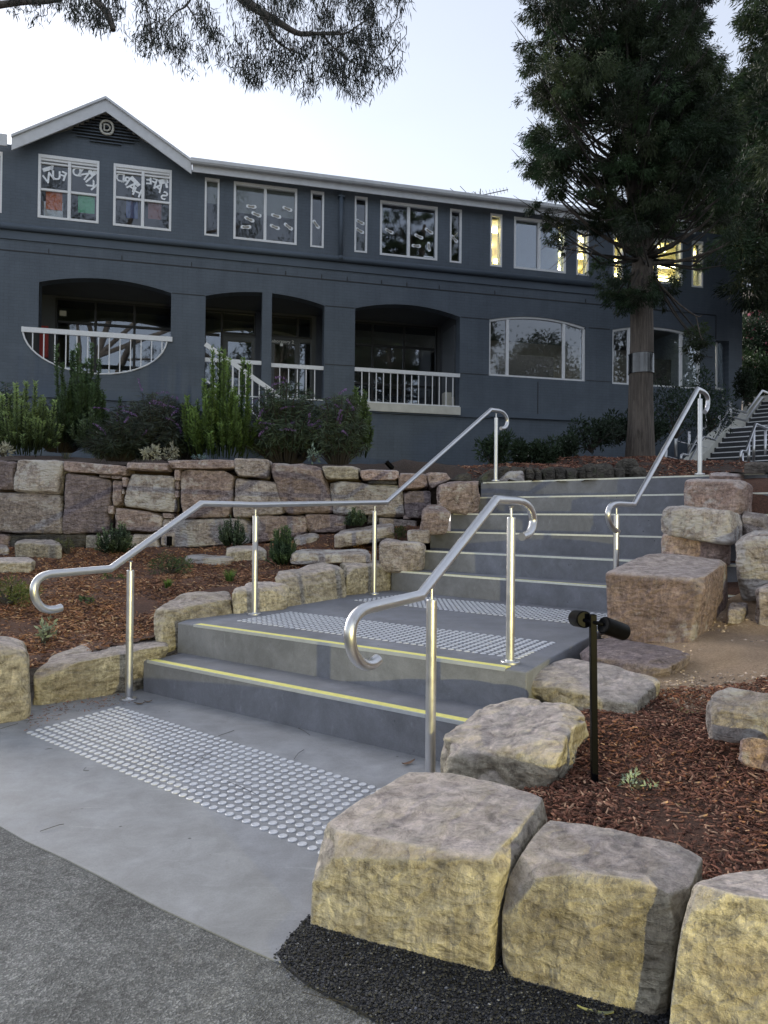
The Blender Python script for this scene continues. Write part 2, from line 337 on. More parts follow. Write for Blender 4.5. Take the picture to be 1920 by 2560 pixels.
def leafmat(name='foliage', rough=.6, trans=.25):
    m, nt, b = newmat(name); at = nt.nodes.new('ShaderNodeAttribute'); at.attribute_name = 'Col'
    v = coords(nt); n = nse(nt, 9, 3, .6, v); c = mixc(nt, 1, at.outputs['Color'], ramp(nt, n, [(.3, [.75]*3), (.7, [1.2]*3)]), 'MULTIPLY')
    nt.links.new(c, b.inputs['Base Color']); b.inputs['Roughness'].default_value = rough; b.inputs['Specular IOR Level'].default_value = .3
    tl = nt.nodes.new('ShaderNodeBsdfTranslucent'); nt.links.new(c, tl.inputs[0]); ms = nt.nodes.new('ShaderNodeMixShader'); ms.inputs[0].default_value = trans
    nt.links.new(b.outputs[0], ms.inputs[1]); nt.links.new(tl.outputs[0], ms.inputs[2]); nt.links.new(ms.outputs[0], nt.nodes['Material Output'].inputs[0]); return m
M['leaf'] = leafmat()
M['chip'] = leafmat('bark_chip', .85, 0.0)
def bark(name, c1, c2, sc=(9, 9, .7)):
    m, nt, b = newmat(name); v = coords(nt, sc); n = nse(nt, 2.2, 7, .72, v, .6)
    nt.links.new(ramp(nt, n, [(.35, c1), (.65, c2)]), b.inputs['Base Color']); b.inputs['Roughness'].default_value = .9; bump(nt, b, n, 1.0, .04); return m
M['bark'] = bark('stringy_bark', (.050,.041,.034), (.165,.138,.115)); M['gumbark'] = bark('gum_bark', (.07,.06,.052), (.22,.19,.165), (3, 3, 2)); M['twig'] = plain('twig', (.042,.036,.03), .9)
def ground(name, a, bcol, sc=40):
    m, nt, b = newmat(name); v = coords(nt); n = nse(nt, sc, 6, .75, v, .8); c = ramp(nt, n, [(.3, a), (.7, bcol)])
    c = mixc(nt, .8, c, ramp(nt, nse(nt, 3, 5, .6, v), [(.3, [.6]*3), (.7, [1.2]*3)]), 'MULTIPLY')
    nt.links.new(c, b.inputs['Base Color']); b.inputs['Roughness'].default_value = .95; bump(nt, b, n, 1, .03); return m
M['mulch'] = ground('mulch_soil', (.06,.03,.02), (.22,.105,.065), 55)
M['gravel'] = ground('granitic_sand', (.38,.25,.155), (.72,.53,.36), 90)
M['soil'] = ground('dark_garden_soil', (.04,.027,.02), (.10,.065,.048), 30)
M['path'] = concrete('upper_path_concrete', (.16,.165,.17), .2)

# ------------------------------------------------------------------ leaf clouds
def attr_col(me, cols):       # per-point colours
    a = me.color_attributes.new('Col', 'FLOAT_COLOR', 'POINT')
    c = np.ones((len(me.vertices), 4), np.float32); c[:, :3] = cols; a.data.foreach_set('color', c.ravel())
def fastmesh(name, V, F, mat, parent=None, cols=None, smooth=False):
    me = bpy.data.meshes.new(name); V = np.asarray(V, np.float32); F = np.asarray(F, np.int32); k = F.shape[1]
    me.vertices.add(len(V)); me.vertices.foreach_set('co', V.ravel())
    me.loops.add(F.size); me.loops.foreach_set('vertex_index', F.ravel())
    me.polygons.add(len(F)); me.polygons.foreach_set('loop_start', np.arange(0, F.size, k, dtype=np.int32))
    try: me.polygons.foreach_set('loop_total', np.full(len(F), k, np.int32))
    except Exception: pass
    me.update(calc_edges=True)
    if cols is not None: attr_col(me, cols)
    return put(name, me, mat, parent, smooth)
def unit(a): return a/np.maximum(np.linalg.norm(a, axis=-1, keepdims=True), 1e-9)
def leaves(P, Dv, L, W, colr, mid=.45, side=None):
    n = len(P); Dv = unit(Dv); rnd = unit(RNG.normal(size=(n, 3))) if side is None else side
    Sd = unit(np.cross(Dv, rnd)); Nn = np.cross(Sd, Dv)
    L = np.broadcast_to(L, n)[:, None]; W = np.broadcast_to(W, n)[:, None]
    V = np.stack([P, P+Dv*L*mid+Sd*W*.5, P+Dv*L-Nn*L*.08, P+Dv*L*mid-Sd*W*.5], 1).reshape(-1, 3)
    F = np.arange(4*n).reshape(n, 4); C = np.repeat(colr, 4, 0) if np.ndim(colr) == 2 else np.tile(colr, (4*n, 1))
    return V, F, C
def cat(parts):
    V = []; F = []; C = []; o = 0
    for v, f, c in parts: V.append(v); F.append(f+o); C.append(c); o += len(v)
    return np.concatenate(V), np.concatenate(F), np.concatenate(C)
def colvar(base, n, s=.25, tipf=None):
    c = np.array(base)[None, :]*(1+RNG.normal(size=(n, 1))*s); c = np.clip(c, .004, 1); return c

# ------------------------------------------------------------------ stones
_cubes = {}
def cubegrid(n):
    if n in _cubes: return _cubes[n]
    bm = bmesh.new(); bmesh.ops.create_cube(bm, size=2)
    bmesh.ops.subdivide_edges(bm, edges=bm.edges[:], cuts=n, use_grid_fill=True)
    P = np.array([v.co[:] for v in bm.verts]); F = [tuple(v.index for v in f.verts) for f in bm.faces]; bm.free()
    _cubes[n] = (P, np.array(F)); return _cubes[n]
def fbm(p, f, o=4):
    s = 0; a = 1
    for i in range(o): s += a*noise.noise(p*f); f *= 2.07; a *= .52
    return s
def stone(name, C8, mat, parent=None, n=14, k=9, amp=.03, chips=9, seed=0, chipd=.12, grow=1.04, smooth=True, layered=0):
    """C8: bottom FL FR BR BL, top FL FR BR BL"""
    P, F = cubegrid(n); C8 = np.array(C8, float); cen = C8.mean(0); C8 = cen+(C8-cen)*grow
    rs = np.random.default_rng(seed+101)
    q = P/((np.abs(P)**k).sum(1, keepdims=True)**(1/k))
    for j in range(chips):
        d = rs.normal(size=3); 
        if j % 2 == 0: d = d*np.array([1, 1, .5])
        d /= np.linalg.norm(d); h = q@d; hm = h.max(); lim = hm*(1-chipd*rs.uniform(.25, 1)); over = np.maximum(0, h-lim); q = q-over[:, None]*d*.92
    a, b, c = (q[:, 0]+1)/2, (q[:, 1]+1)/2, (q[:, 2]+1)/2
    w8 = [(1-a)*(1-b)*(1-c), a*(1-b)*(1-c), a*b*(1-c), (1-a)*b*(1-c), (1-a)*(1-b)*c, a*(1-b)*c, a*b*c, (1-a)*b*c]
    V = sum(w[:, None]*C8[i] for i, w in enumerate(w8))
    size = np.linalg.norm(C8.max(0)-C8.min(0))*.5
    nrm = unit(V-cen); off = Vector(rs.uniform(-50, 50, 3))
    base = min(size, .45)
    for i in range(len(V)):
        p = Vector(V[i])+off; dd = fbm(p, 2.2/base*.5, 6)*amp*base*1.9
        r2 = abs(noise.noise(p*(5.5/base)*.5+Vector((9, 3, 1)))); dd -= max(0, .09-r2)*amp*base*5.5
        r = abs(noise.noise(p*(3.1/base)*.5)); dd += (r-.2)*amp*base*1.2
        if layered: dd += layered*base*math.copysign(min(1, abs(noise.noise(Vector((p.x*.7, p.y*.7, p.z*9/base*.3))))*6), noise.noise(Vector((p.x*.7, p.y*.7, p.z*9/base*.3))))*.02
        V[i] += nrm[i]*dd
    if parent is None and name: pass
    o = fastmesh(name, V, F, mat, parent, None, smooth)
    return o
def hexw(FLb, FRb, FRt, FLt, BLt, BRt, zb):
    """front bottom/top, back top points; back bottoms dropped to zb"""
    BRb = np.array([BRt[0], BRt[1], zb[1]]); BLb = np.array([BLt[0], BLt[1], zb[0]])
    return [FLb, FRb, BRb, BLb, FLt, FRt, BRt, BLt]
def rock(label, fl, fr, flt, frt, blt, brt, z0=None, zt=None, Y=None, YB=None, mat='st_tan', name='boulder', parent=None, cat='boulder', group=None, sink=.04, **kw):
    z0 = (0, 0) if z0 is None else (z0 if hasattr(z0, '__len__') else (z0, z0))
    if Y is None: A = atz(fl, z0[0]); B = atz(fr, z0[1])
    else:
        Y = Y if hasattr(Y, '__len__') else (Y, Y); A = aty(fl, Y[0]); B = aty(fr, Y[1])
    At = aty(flt, A[1]+.01); Bt = aty(frt, B[1]+.01)
    if YB is not None:
        YB = YB if hasattr(YB, '__len__') else (YB, YB); D_ = aty(blt, YB[0]); E_ = aty(brt, YB[1])
    else:
        zt = zt if hasattr(zt, '__len__') else (zt, zt); D_ = atz(blt, zt[0]); E_ = atz(brt, zt[1])
    A = A-np.array([0, 0, sink]); B = B-np.array([0, 0, sink])
    o = stone(name, hexw(A, B, Bt, At, D_, E_, (A[2], B[2])), M[mat], parent, **kw)
    if parent is None: tag(o, label, cat, group)
    return o

# ------------------------------------------------------------------ terrain functions
def idw(ctrl, pw=3.0):
    C = np.array(ctrl)
    def f(x, y):
        d = ((C[:, 0]-x)**2+(C[:, 1]-y)**2)+.02; w_ = d**(-pw/2); return float((w_*C[:, 2]).sum()/w_.sum())
    return f
zleft = idw([(-2.7,3.9,.05),(-2.1,4.25,.16),(-1.75,4.6,.25),(-1.3,5.1,.36),(-.75,5.8,.46),(-.2,6.6,.55),(.2,7.1,.72),(-5.5,7.8,.70),(-4.4,7.8,.70),(-3.4,7.8,.70),(-2.4,7.85,.71),(-1.4,7.85,.76),(-.6,7.85,.88),(.3,7.7,.98),
             (-4.0,4.6,.12),(-3.2,5.5,.36),(-4,6.8,.52),(-2.4,6.4,.50),(-1.6,6.6,.52),(-6,5.5,.3),(-3,4.4,.14)])
zright = idw([(.35,2.15,.10),(.6,1.95,.17),(1.0,1.75,.2),(.69,2.29,.185),(.45,2.6,.08),(.8,2.69,.20),(.99,2.87,.25),(.7,3.2,.22),(1.31,3.38,.31),(.9,3.6,.28),(1.3,4.1,.33),(2.0,4.0,.40),(2.2,3.2,.42),(1.6,2.4,.30),(2.6,4.8,.62),(3.2,5.2,.9),(4,4,.7),(3,3,.5),(2.2,4.5,.48),
              (2.0,1.5,.3),(3.4,6.3,1.45),(5,6.5,1.55),(5,5,1.1),(1.7,4.5,.36)])
NU = np.array([sin(radians(41.84)), cos(radians(41.84))]); DU = np.array([cos(radians(41.84)), -sin(radians(41.84))])
NL = np.array([sin(radians(35.12)), cos(radians(35.12))]); DL = np.array([cos(radians(35.12)), -sin(radians(35.12))])
RS = .186
zup = idw([(-9,8.4,1.68),(-6,8.4,1.67),(-4,8.4,1.66),(-2,8.4,1.64),(-.5,8.5,1.60),(.6,8.5,1.53),(1.2,8.5,1.47),(2.2,7.6,1.475),(3.0,6.9,1.475),(4,7.6,1.52),(2,9,1.50),(3,9.4,1.54),(1.2,9.6,1.60),(4.2,9.6,1.60),(6,10.5,1.75),
           (7.5,12.5,1.98),(8.5,16,2.2),(6.8,15,2.15),(4.7,13,2.22),(2.2,11.5,1.95),(.5,11,1.95),(3.4,12.4,2.15),(5.8,12.5,2.1),(-8,13,2.1),(-4,13,2.1),(-8,17,2.42),(-3,18,2.43),(0,18.6,2.43),(4,19.5,2.5),(8,20.5,2.55),(11,21,2.6),(12,16,2.3),(10,12,2.1),(7,8,1.7),(14,22,2.7),(9,25,3),(-10,25,2.7),(16,14,2.3)])
def grid(name, x0, x1, y0, y1, st, zf, keep, mat, extra=.012, kind='structure'):
    xs = np.arange(x0, x1+st/2, st); ys = np.arange(y0, y1+st/2, st); V = []; idx = {}
    for j, y in enumerate(ys):
        for i, x in enumerate(xs):
            z = zf(x, y)+noise.noise(Vector((x*3, y*3, 1.7)))*extra; idx[i, j] = len(V); V.append((x, y, z))
    F = []
    for j in range(len(ys)-1):
        for i in range(len(xs)-1):
            if keep(xs[i]+st/2, ys[j]+st/2): F.append((idx[i, j], idx[i+1, j], idx[i+1, j+1], idx[i, j+1]))
    o = mesh(name, V, F, mat, None, True)
    return tag(o, kind=kind)
def inpoly(x, y, poly):
    c = False; n = len(poly); j = n-1
    for i in range(n):
        if (poly[i][1] > y) != (poly[j][1] > y) and x < (poly[j][0]-poly[i][0])*(y-poly[i][1])/(poly[j][1]-poly[i][1])+poly[i][0]: c = not c
        j = i
    return c

# ================================================================== GROUND AND PAVING
g = mesh('ground', [(-400,-400,-.35),(400,-400,-.35),(400,900,-.35),(-400,900,-.35)], [(0,1,2,3)], M['soil']); tag(g, kind='structure')
# asphalt road in front, its edge against the concrete follows the photo
EDGE = [atz(p, 0)[:2] for p in [(-300,1905),(0,2065),(63,2101),(164,2147),(241,2185),(395,2267),(506,2318),(600,2362),(690,2402)]]
EDGE = [EDGE[0]+(EDGE[0]-EDGE[1])*1.1]+EDGE
pl = [(-60,-60),(60,-60),(60,1.2),(3.5,1.0),(1.2,1.25)]+[tuple(atz(dp(1000,2090),0)[:2])]+[tuple(p) for p in EDGE[::-1]]+[(-8, 6.2), (-60, 10)]
m_ = MB(); m_.prism(pl, -.3, -.004); a_ = m_.out('asphalt_road', M['asphalt']); tag(a_, kind='structure')
padp = [tuple(p) for p in EDGE]+[tuple(atz(dp(1020,2100),0)[:2]), (.9,1.7),(.9,3.0),(-.2,4.0),(-1.6,4.9),(-2.6,4.15),(-3.2,4.0)]
m_ = MB(); m_.prism(padp, -.28, 0); pad = m_.out('concrete_path', M['pad']); tag(pad, kind='structure')
# fresh asphalt patch at the foot of the boulders
tarp = [atz(p, 0)[:2] for p in [dp(598,2062),dp(655,1992),dp(700,1960),dp(1000,2060),dp(1100,2040),dp(1500,2160),dp(1900,2300),dp(1900,2600),dp(1450,2420),dp(1150,2330),(1080,2625),(958,2562),(891,2526),(833,2498),(765,2458),(715,2418)]]
def tarz(x, y): return 0
m_ = MB(); m_.prism([tuple(p) for p in tarp], -.2, .004); tar = m_.out('asphalt_patch', M['tar']); tag(tar, kind='structure')
ico = bmesh.new(); bmesh.ops.create_icosphere(ico, subdivisions=1, radius=1); IV = np.array([v.co[:] for v in ico.verts]); IF = np.array([[v.index for v in f.verts] for f in ico.faces]); ico.free()
def pebbles(name, pts, rad, mat, cols, squash=.6):
    n = len(pts); s_ = rad[:, None, None]*(1+RNG.normal(size=(n, 12, 1))*.18); a = RNG.uniform(0, 6.28, n); sc = np.stack([RNG.uniform(.7, 1.3, n), RNG.uniform(.7, 1.3, n), RNG.uniform(.6, 1, n)*squash*1.3], 1)
    V = IV[None]*s_*sc[:, None, :]; ca, sa = np.cos(a)[:, None], np.sin(a)[:, None]
    V = np.stack([V[..., 0]*ca-V[..., 1]*sa, V[..., 0]*sa+V[..., 1]*ca, V[..., 2]], -1)+pts[:, None, :]
    F = (IF[None]+12*np.arange(n)[:, None, None]).reshape(-1, 3)
    o = fastmesh(name, V.reshape(-1, 3), F, mat, None, np.repeat(cols, 12, 0)); return tag(o, kind='stuff')
def scatter(poly, n, zf, bias=None):
    P = np.array(poly); out = []; x0, y0 = P.min(0); x1, y1 = P.max(0); pl = [tuple(p) for p in poly]
    while len(out) < n:
        x = RNG.uniform(x0, x1); y = RNG.uniform(y0, y1)
        if bias and RNG.random() > bias(x, y): continue
        if inpoly(x, y, pl): out.append((x, y, zf(x, y)))
    return np.array(out)
pt = scatter(tarp, 22000, lambda x, y: .004, lambda x, y: 1 if y > 1.3 else 0)
cen_ = np.array(tarp).mean(0); ex_ = [tuple(cen_+(p-cen_)*1.035+np.array([0,-.01])) for p in tarp]; pt2_ = scatter(ex_, 3500, lambda x, y: -.001); pt = np.concatenate([pt, pt2_[pt2_[:, 1] > 1.25]])
pt[:, 2] += RNG.uniform(0, .003, len(pt)); pb = pebbles('asphalt_lumps', pt, RNG.uniform(.0014, .0036, len(pt))*RNG.choice([1,1.5],len(pt),p=[.9,.1]), M['chip'], colvar((.038,.039,.043), len(pt), .5)*RNG.choice([1,1,1,3.5],(len(pt),1),p=[.4,.3,.27,.03]))
tag(pb, 'loose black asphalt lumps of the fresh patch below the big front boulders', 'asphalt')

# ================================================================== STAIRS
def sdot(p, z, D): P = atz(p, z); return float(D[0]*P[0]+D[1]*P[1])
def L2W(D, Nv, s, t): return (D[0]*s+Nv[0]*t, D[1]*s+Nv[1]*t)
d1, T1, d2, T2 = 2.679, .301, 5.12, .358
st = empty('staircase', (0, 3.6, 0)); tag(st, kind='structure')
def stepslab(name, poly, z0, z1):
    # counter-clockwise
    A = sum(poly[i-1][0]*poly[i][1]-poly[i][0]*poly[i-1][1] for i in range(len(poly)))
    if A < 0: poly = poly[::-1]
    m = MB(); m.prism(poly, z0, z1); o = m.out(name, M['step'], st); bevel(o, .007, 2); return o
sl = sdot((352,1652), RS, DL)
stepslab('step', [L2W(DL,NL,sl,d1), L2W(DL,NL,sl+2.75,d1), L2W(DL,NL,sl+2.75,d1+.6), L2W(DL,NL,sl,d1+.6)], -.2, RS)
sl2 = sdot((452,1556), 2*RS, DL); sr2 = sdot((1309,1684), 2*RS, DL)
nL = L2W(DL,NL,sl2,d1+T1); nR = L2W(DL,NL,sr2,d1+T1)
landp = [nL, nR]+[tuple(atz(p, 2*RS)[:2]) for p in [(1372,1648),(1440,1610),(1480,1590),(1530,1560)]]+[(2.1,4.6),(2.6,5.4),L2W(DU,NU,-1.2+2.6,d2+1.8),(.4,8.0),(-.4,7.0),(-.75,6.1),(-1.25,5.15)]
stepslab('landing', landp, -.2, 2*RS)
strips = []
def strip(D, Nv, s0, s1, t, z, mat, w=.052, nm='nosing_strip'):
    m = MB()
    def P(s, tt, zz): q = L2W(D, Nv, s, tt); return (q[0], q[1], zz)
    m.hexa([P(s0,t+.009,z+.0005),P(s1,t+.009,z+.0005),P(s1,t+.009+w,z+.0005),P(s0,t+.009+w,z+.0005),P(s0,t+.009,z+.005),P(s1,t+.009,z+.005),P(s1,t+.009+w,z+.004),P(s0,t+.009+w,z+.004)])
    o = m.out(nm, mat, st)
    m = MB(); m.hexa([P(s0,t-.003,z-.010),P(s1,t-.003,z-.010),P(s1,t+.0075,z-.010),P(s0,t+.0075,z-.010),P(s0,t-.003,z+.0055),P(s1,t-.003,z+.0055),P(s1,t+.0075,z+.0055),P(s0,t+.0075,z+.0055)])
    m.out('nosing_edge', M['alu'] if z < 3*RS-.01 else M['palestrip'], st)
strip(DL, NL, sdot((378,1651),RS,DL), sdot((1185,1813),RS,DL), d1, RS, M['yell'])
strip(DL, NL, sdot((483,1563),2*RS,DL), sdot((1264,1672),2*RS,DL), d1+T1, 2*RS, M['yell'])
ul = [(978,1427),(1035,1372),(1075,1324),(1126,1280),(1163,1240),(1202,1203)]
us = [(999,1428),(1046,1375),(1091,1326),(1134,1283),(1172,1242),(1208,1204)]
for i in range(6):
    z = (3+i)*RS; t = d2+T2*i
    def sol(px):                       # intersect the viewing ray with the riser plane
        d = ray(*px); k = t/(NU[0]*d[0]+NU[1]*d[1]); P = O3+d*k; return float(DU[0]*P[0]+DU[1]*P[1])
    s0 = sol(ul[i]); s1 = sol((1700, 1200))+.75
    tb = t+T2*.999+.25 if i < 5 else t+2.2
    stepslab('step', [L2W(DU,NU,s0,t), L2W(DU,NU,s1,t), L2W(DU,NU,s1,tb), L2W(DU,NU,s0+(.0 if i < 5 else -.6),tb)], z-RS-.25, z)
    strip(DU, NU, sol(us[i]), s1-.02, t, z, M['yell'] if i == 0 else M['palestrip'], .040)

# tactile studs
sm = MB(); sm.lathe((0,0,0), [(.0165,0),(.0158,.0022),(.0125,.0040),(.0120,.0036),(.0085,.0052),(.0080,.0048),(.0035,.0060)], 14)
studme = bpy.data.meshes.new('tactile_stud'); studme.from_pydata(sm.v, [], sm.f); studme.materials.append(M['stud']); studme.shade_smooth()
SV = np.array(sm.v)
def mat_studs(label, FL, FR, BL, z, nc, nr, extra, lim=300, ang=0):
    A, B, C = atz(FL, z), atz(FR, z), atz(BL, z); cu = (B-A)/(nc-1); cv = (C-A)/(nr-1)
    root = empty('tactile_paving', tuple((A+B)/2*[1,1,1]), label, 'tactile paving', 'strips of tactile studs on the stairs')
    pts = [A+cu*i+cv*j for i in range(nc+extra) for j in range(nr)]; pts.sort(key=lambda p: p[1]*1+0*p[0])
    inv = wm(root).inverted()
    for p in pts[:lim]:
        o = bpy.data.objects.new('tactile_stud', studme); COL.objects.link(o); o.parent = root; o.matrix_parent_inverse = inv; o.location = tuple(p+np.array([0,0,.0003])); o.rotation_euler.z = ang
    if len(pts) > lim:
        m = MB()
        for p in pts[lim:]: m.add(SV+p+np.array([0,0,.0003]), sm.f)
        o = m.out('tactile_studs', M['stud'], root, True); tag(o, kind='stuff')
mat_studs('broad field of shiny tactile studs on the concrete below the bottom step', (75.3,1831.6), (756,2111), (294,1769.4), 0, 42, 12, 4)
mat_studs('tactile stud strip on the landing just behind the upper yellow nosing', (598.7,1552.4), (1293.9,1645.8), (727,1531), 2*RS, 43, 12, 0)
mat_studs('farther tactile stud strip at the foot of the upper flight', (890.4,1501.3), (1441.5,1559), (1000,1488), 2*RS, 42, 11, 3, 0)

# ================================================================== HANDRAILS
def vplane(A, B):
    A = np.array(A[:2], float); B = np.array(B[:2], float); n = np.array([-(B-A)[1], (B-A)[0]]); n /= np.linalg.norm(n)
    def f(px):
        d = ray(*px); k = (n@A)/(n@d[:2]); return O3+d*k
    return f
def arc3(p0, p1, p2, n=8):          # smooth quadratic through corner
    return [p0*(1-t)**2+2*p1*t*(1-t)+p2*t*t for t in np.linspace(0, 1, n)]
def catmull(P, n=5):
    P = [P[0]]+list(P)+[P[-1]]; out = []
    for i in range(1, len(P)-2):
        for t in np.linspace(0, 1, n, endpoint=False):
            a, b, c, d = P[i-1], P[i], P[i+1], P[i+2]
            out.append(.5*((2*b)+(-a+c)*t+(2*a-5*b+4*c-d)*t*t+(-a+3*b-3*c+d)*t**3))
    return out+[P[-2]]
RAD, PRAD = .0205, .0205
def post(root, base, ztop, fl=True, prad=PRAD):
    m = MB(); m.tube([base, (base[0], base[1], ztop-.062)], prad, 20); m.lathe((base[0], base[1], ztop-.066), [(prad+.0004,0),(prad+.0004,.002),(prad-.002,.006),(.006,.007),(.006,.05),(.011,.052),(.013,.058)], 16)
    o = m.out('post', M['steel'], root); smooth_by_angle(o)
    if fl:
        m = MB(); m.lathe(base, [(.046,.0),(.046,.009),(.043,.013),(prad+.004,.014),(prad+.003,.018)], 28); f = m.out('base_flange', M['steel'], root); smooth_by_angle(f)
def hookpath(f, pts): return catmull([f(p) for p in pts], 6)
P1, P2, P3, P4 = atz((322,1750),0), atz((636,1537),2*RS), atz((935,1486),2*RS), atz((1239,1203),8*RS)
r1 = empty('handrail', tuple(P1), 'long stainless steel handrail along the left side of the stairs, hooked at its low end', 'handrail', 'stainless steel stair handrails')
fa, fb, fc = vplane(P1, P2), vplane(P2, P3), vplane(P3, P4)
hook = hookpath(fa, [(153,1519),(138,1523),(122,1524),(106,1519),(93,1505),(86,1487),(86,1468),(93,1452),(106,1441),(124,1435)])
bend1 = fa((276,1422)); bend2 = fa((503,1259))
c2_ = fb((640,1262)); bend3 = fc((966,1256)); bend4 = fc((1227,1024))
hook2 = hookpath(fc, [(1246,1026),(1257,1031),(1265,1041),(1268,1053),(1266,1064),(1260,1070),(1252,1071)])
m = MB(); m.tube(hook+[bend1, bend2, c2_, bend3, bend4]+hook2, RAD, 18); o = m.out('rail', M['steel'], r1); smooth_by_angle(o, 40)
for B, t in ((P1, fa((328,1391))[2]), (P2, c2_[2]), (P3, fb((938,1256))[2]), (P4, fc((1241,1027))[2])): post(r1, tuple(B), t-.018)
PB = atz((1275,1658), 2*RS); PA = np.array([.19, 2.78, 0.])
r2 = empty('handrail', tuple(PA), 'short stainless steel handrail on the right of the lower steps, hooked at both ends', 'handrail', 'stainless steel stair handrails')
fd = vplane(PA, PB)
hk = hookpath(fd, [(944,1649),(930,1659),(913,1661),(896,1652),(883,1632),(876,1605),(876,1575),(884,1548),(899,1530),(918,1520)])
b1 = fd((1051,1489)); b2 = fd((1240,1249))
hk2 = hookpath(fd, [(1288,1251),(1306,1255),(1320,1265),(1329,1281),(1333,1300),(1330,1320),(1321,1335),(1304,1342)])
m = MB(); m.tube(hk+[b1, b2]+hk2, RAD, 20); o = m.out('rail', M['steel'], r2); smooth_by_angle(o, 40)
post(r2, tuple(PA), fd((1089,1447))[2]-.018); post(r2, tuple(PB), fd((1275,1252))[2]-.018)
PT = atz((1749,1187), 8*RS); q = PT[:2]-NU*1.80; PQ = np.array([q[0], q[1], 2*RS])
r3 = empty('handrail', tuple(PQ), 'stainless steel handrail on the right of the upper flight, behind the big red boulder', 'handrail', 'stainless steel stair handrails')
fe = vplane(PQ, PT)
hk = hookpath(fe, [(1545,1329),(1535,1324),(1526,1312),(1521,1297),(1520,1281),(1524,1268),(1533,1261),(1546,1259)])
b1 = fe((1584,1262)); b2 = fe((1744,972))
hk2 = hookpath(fe, [(1758,979),(1765,986),(1769,997),(1769,1011),(1767,1022),(1762,1030)])
m = MB(); m.tube(hk+[b1, b2]+hk2, RAD, 18); o = m.out('rail', M['steel'], r3); smooth_by_angle(o, 40)
post(r3, tuple(PQ), fe((1556,1260))[2]-.018); post(r3, tuple(PT), fe((1750,976))[2]-.018)

# ================================================================== BOULDERS ROUND THE STAIRS
def R(*a, **k): return rock(*a, **k)
R('huge blocky yellow boulder at the foot of the right handrail, nearest the concrete path', z8(225,1055), z8(1170,1335), z8(232,600), z8(1240,730), z8(850,222), z8(1485,400), z0=0, zt=.265, mat='st_yellow', n=60, k=24, amp=.013, chips=22, seed=3, chipd=.08, grow=1.02)
R('large squarish yellow-brown boulder in the middle of the three front boulders', z9(60,1520), z9(1010,1790), z9(85,850), z9(1170,1000), z9(340,560), z9(1270,760), z0=0, zt=.26, mat='st_yellow', n=56, k=22, amp=.014, chips=24, seed=9, chipd=.10, grow=1.02)
R('large boulder with pale crusts at the bottom right corner of the photo', z9(1010,1900), z9(1900,2150), z9(1200,985), z9(1950,1130), z9(1290,925), z9(1950,840), z0=0, zt=.255, mat='st_yellow', n=50, k=20, amp=.015, chips=22, seed=14, chipd=.10, grow=1.02)
R('craggy ridged yellow boulder between the front handrail post and the black garden light', dp(920,1668), dp(1180,1722), dp(905,1612), dp(1215,1618), dp(1070,1505), dp(1280,1508), Y=(2.62,2.36), YB=(3.02,2.82), sink=.15, mat='st_tan', n=44, k=7, amp=.055, chips=14, seed=5, chipd=.22, grow=1.04)
R('flat grey slab with yellow edge beside the upper yellow nosing end', z5(225,1275), z5(840,1392), z5(205,1160), z5(860,1325), z5(440,1040), z5(1010,1165), z0=.25, YB=(3.65,3.2), mat='st_tan', n=34, k=10, amp=.03, chips=12, seed=21, chipd=.14)
R('flat purple-grey slab at the foot of the big red boulder', z5(545,1075), z5(1010,1155), z5(545,1030), z5(1040,1100), z5(650,925), z5(1200,1010), z0=.33, YB=(4.05,3.65), mat='st_purple', n=28, k=8, amp=.03, chips=10, seed=22, chipd=.14)
R('big red-brown block with a flat top on the right side of the landing', z5(705,925), z5(1190,990), z5(688,545), z5(1282,590), z5(960,425), z5(1432,475), z0=.36, zt=(.85,.80), mat='st_red', n=52, k=22, amp=.012, chips=20, seed=31, chipd=.07, grow=1.02)
R('low pinkish stone under the jutting stone, right of the upper steps', k4(212,1215), k4(890,1215), k4(225,935), k4(900,1015), k4(300,925), k4(905,1000), Y=(5.25,5.0), YB=(5.7,5.5), mat='st_red', n=24, k=10, amp=.03, chips=8, seed=32)
R('jutting pale-scarred stone in the middle of the stack right of the upper steps', k4(205,905), k4(890,1000), k4(212,670), k4(930,715), k4(420,655), k4(1050,760), Y=(5.25,4.85), YB=(5.8,5.45), mat='st_pale', n=30, k=11, amp=.028, chips=12, seed=33)
R('long brown boulder topping the stack right of the upper steps', k4(440,640), k4(1000,715), k4(438,395), k4(1035,405), k4(560,378), k4(1125,470), Y=(5.75,5.35), YB=(6.2,6.0), mat='st_red', n=30, k=9, amp=.03, chips=10, seed=34)
R('small flat stone behind the topmost boulder at the head of the right handrail', k4(685,400), k4(1050,400), k4(690,335), k4(1040,345), k4(720,325), k4(1045,332), Y=6.3, YB=6.7, mat='st_red', n=16, k=8, amp=.03, seed=35)
R('tall pale grey boulder at the right edge beside the big red block', k4(1040,1600), k4(1600,1600), k4(905,1010), k4(1600,950), k4(1040,890), k4(1650,870), Y=(4.6,4.4), YB=(5.0,4.9), mat='st_pale', n=36, k=6, amp=.045, chips=12, seed=36)
R('lower grey boulder at the right edge above the gravel', k4(1130,1880), k4(1650,1900), k4(1150,1500), k4(1650,1440), k4(1200,1460), k4(1650,1400), Y=(4.2,4.1), YB=(4.5,4.5), mat='st_grey', n=28, k=7, amp=.035, seed=37)
R('small grey stone in the gap between the red block and the grey boulder', k4(850,1800), k4(1040,1800), k4(870,1700), k4(1060,1700), k4(900,1615), k4(1090,1630), Y=4.25, YB=4.5, mat='st_grey', n=18, k=5, amp=.04, seed=38)
R('small brown stone wedged beside the jutting stone, right of the stack', k4(1040,895), k4(1260,895), k4(1035,760), k4(1270,770), k4(1030,705), k4(1290,745), Y=5.3, YB=5.6, mat='st_grey', n=18, k=7, amp=.04, seed=39)
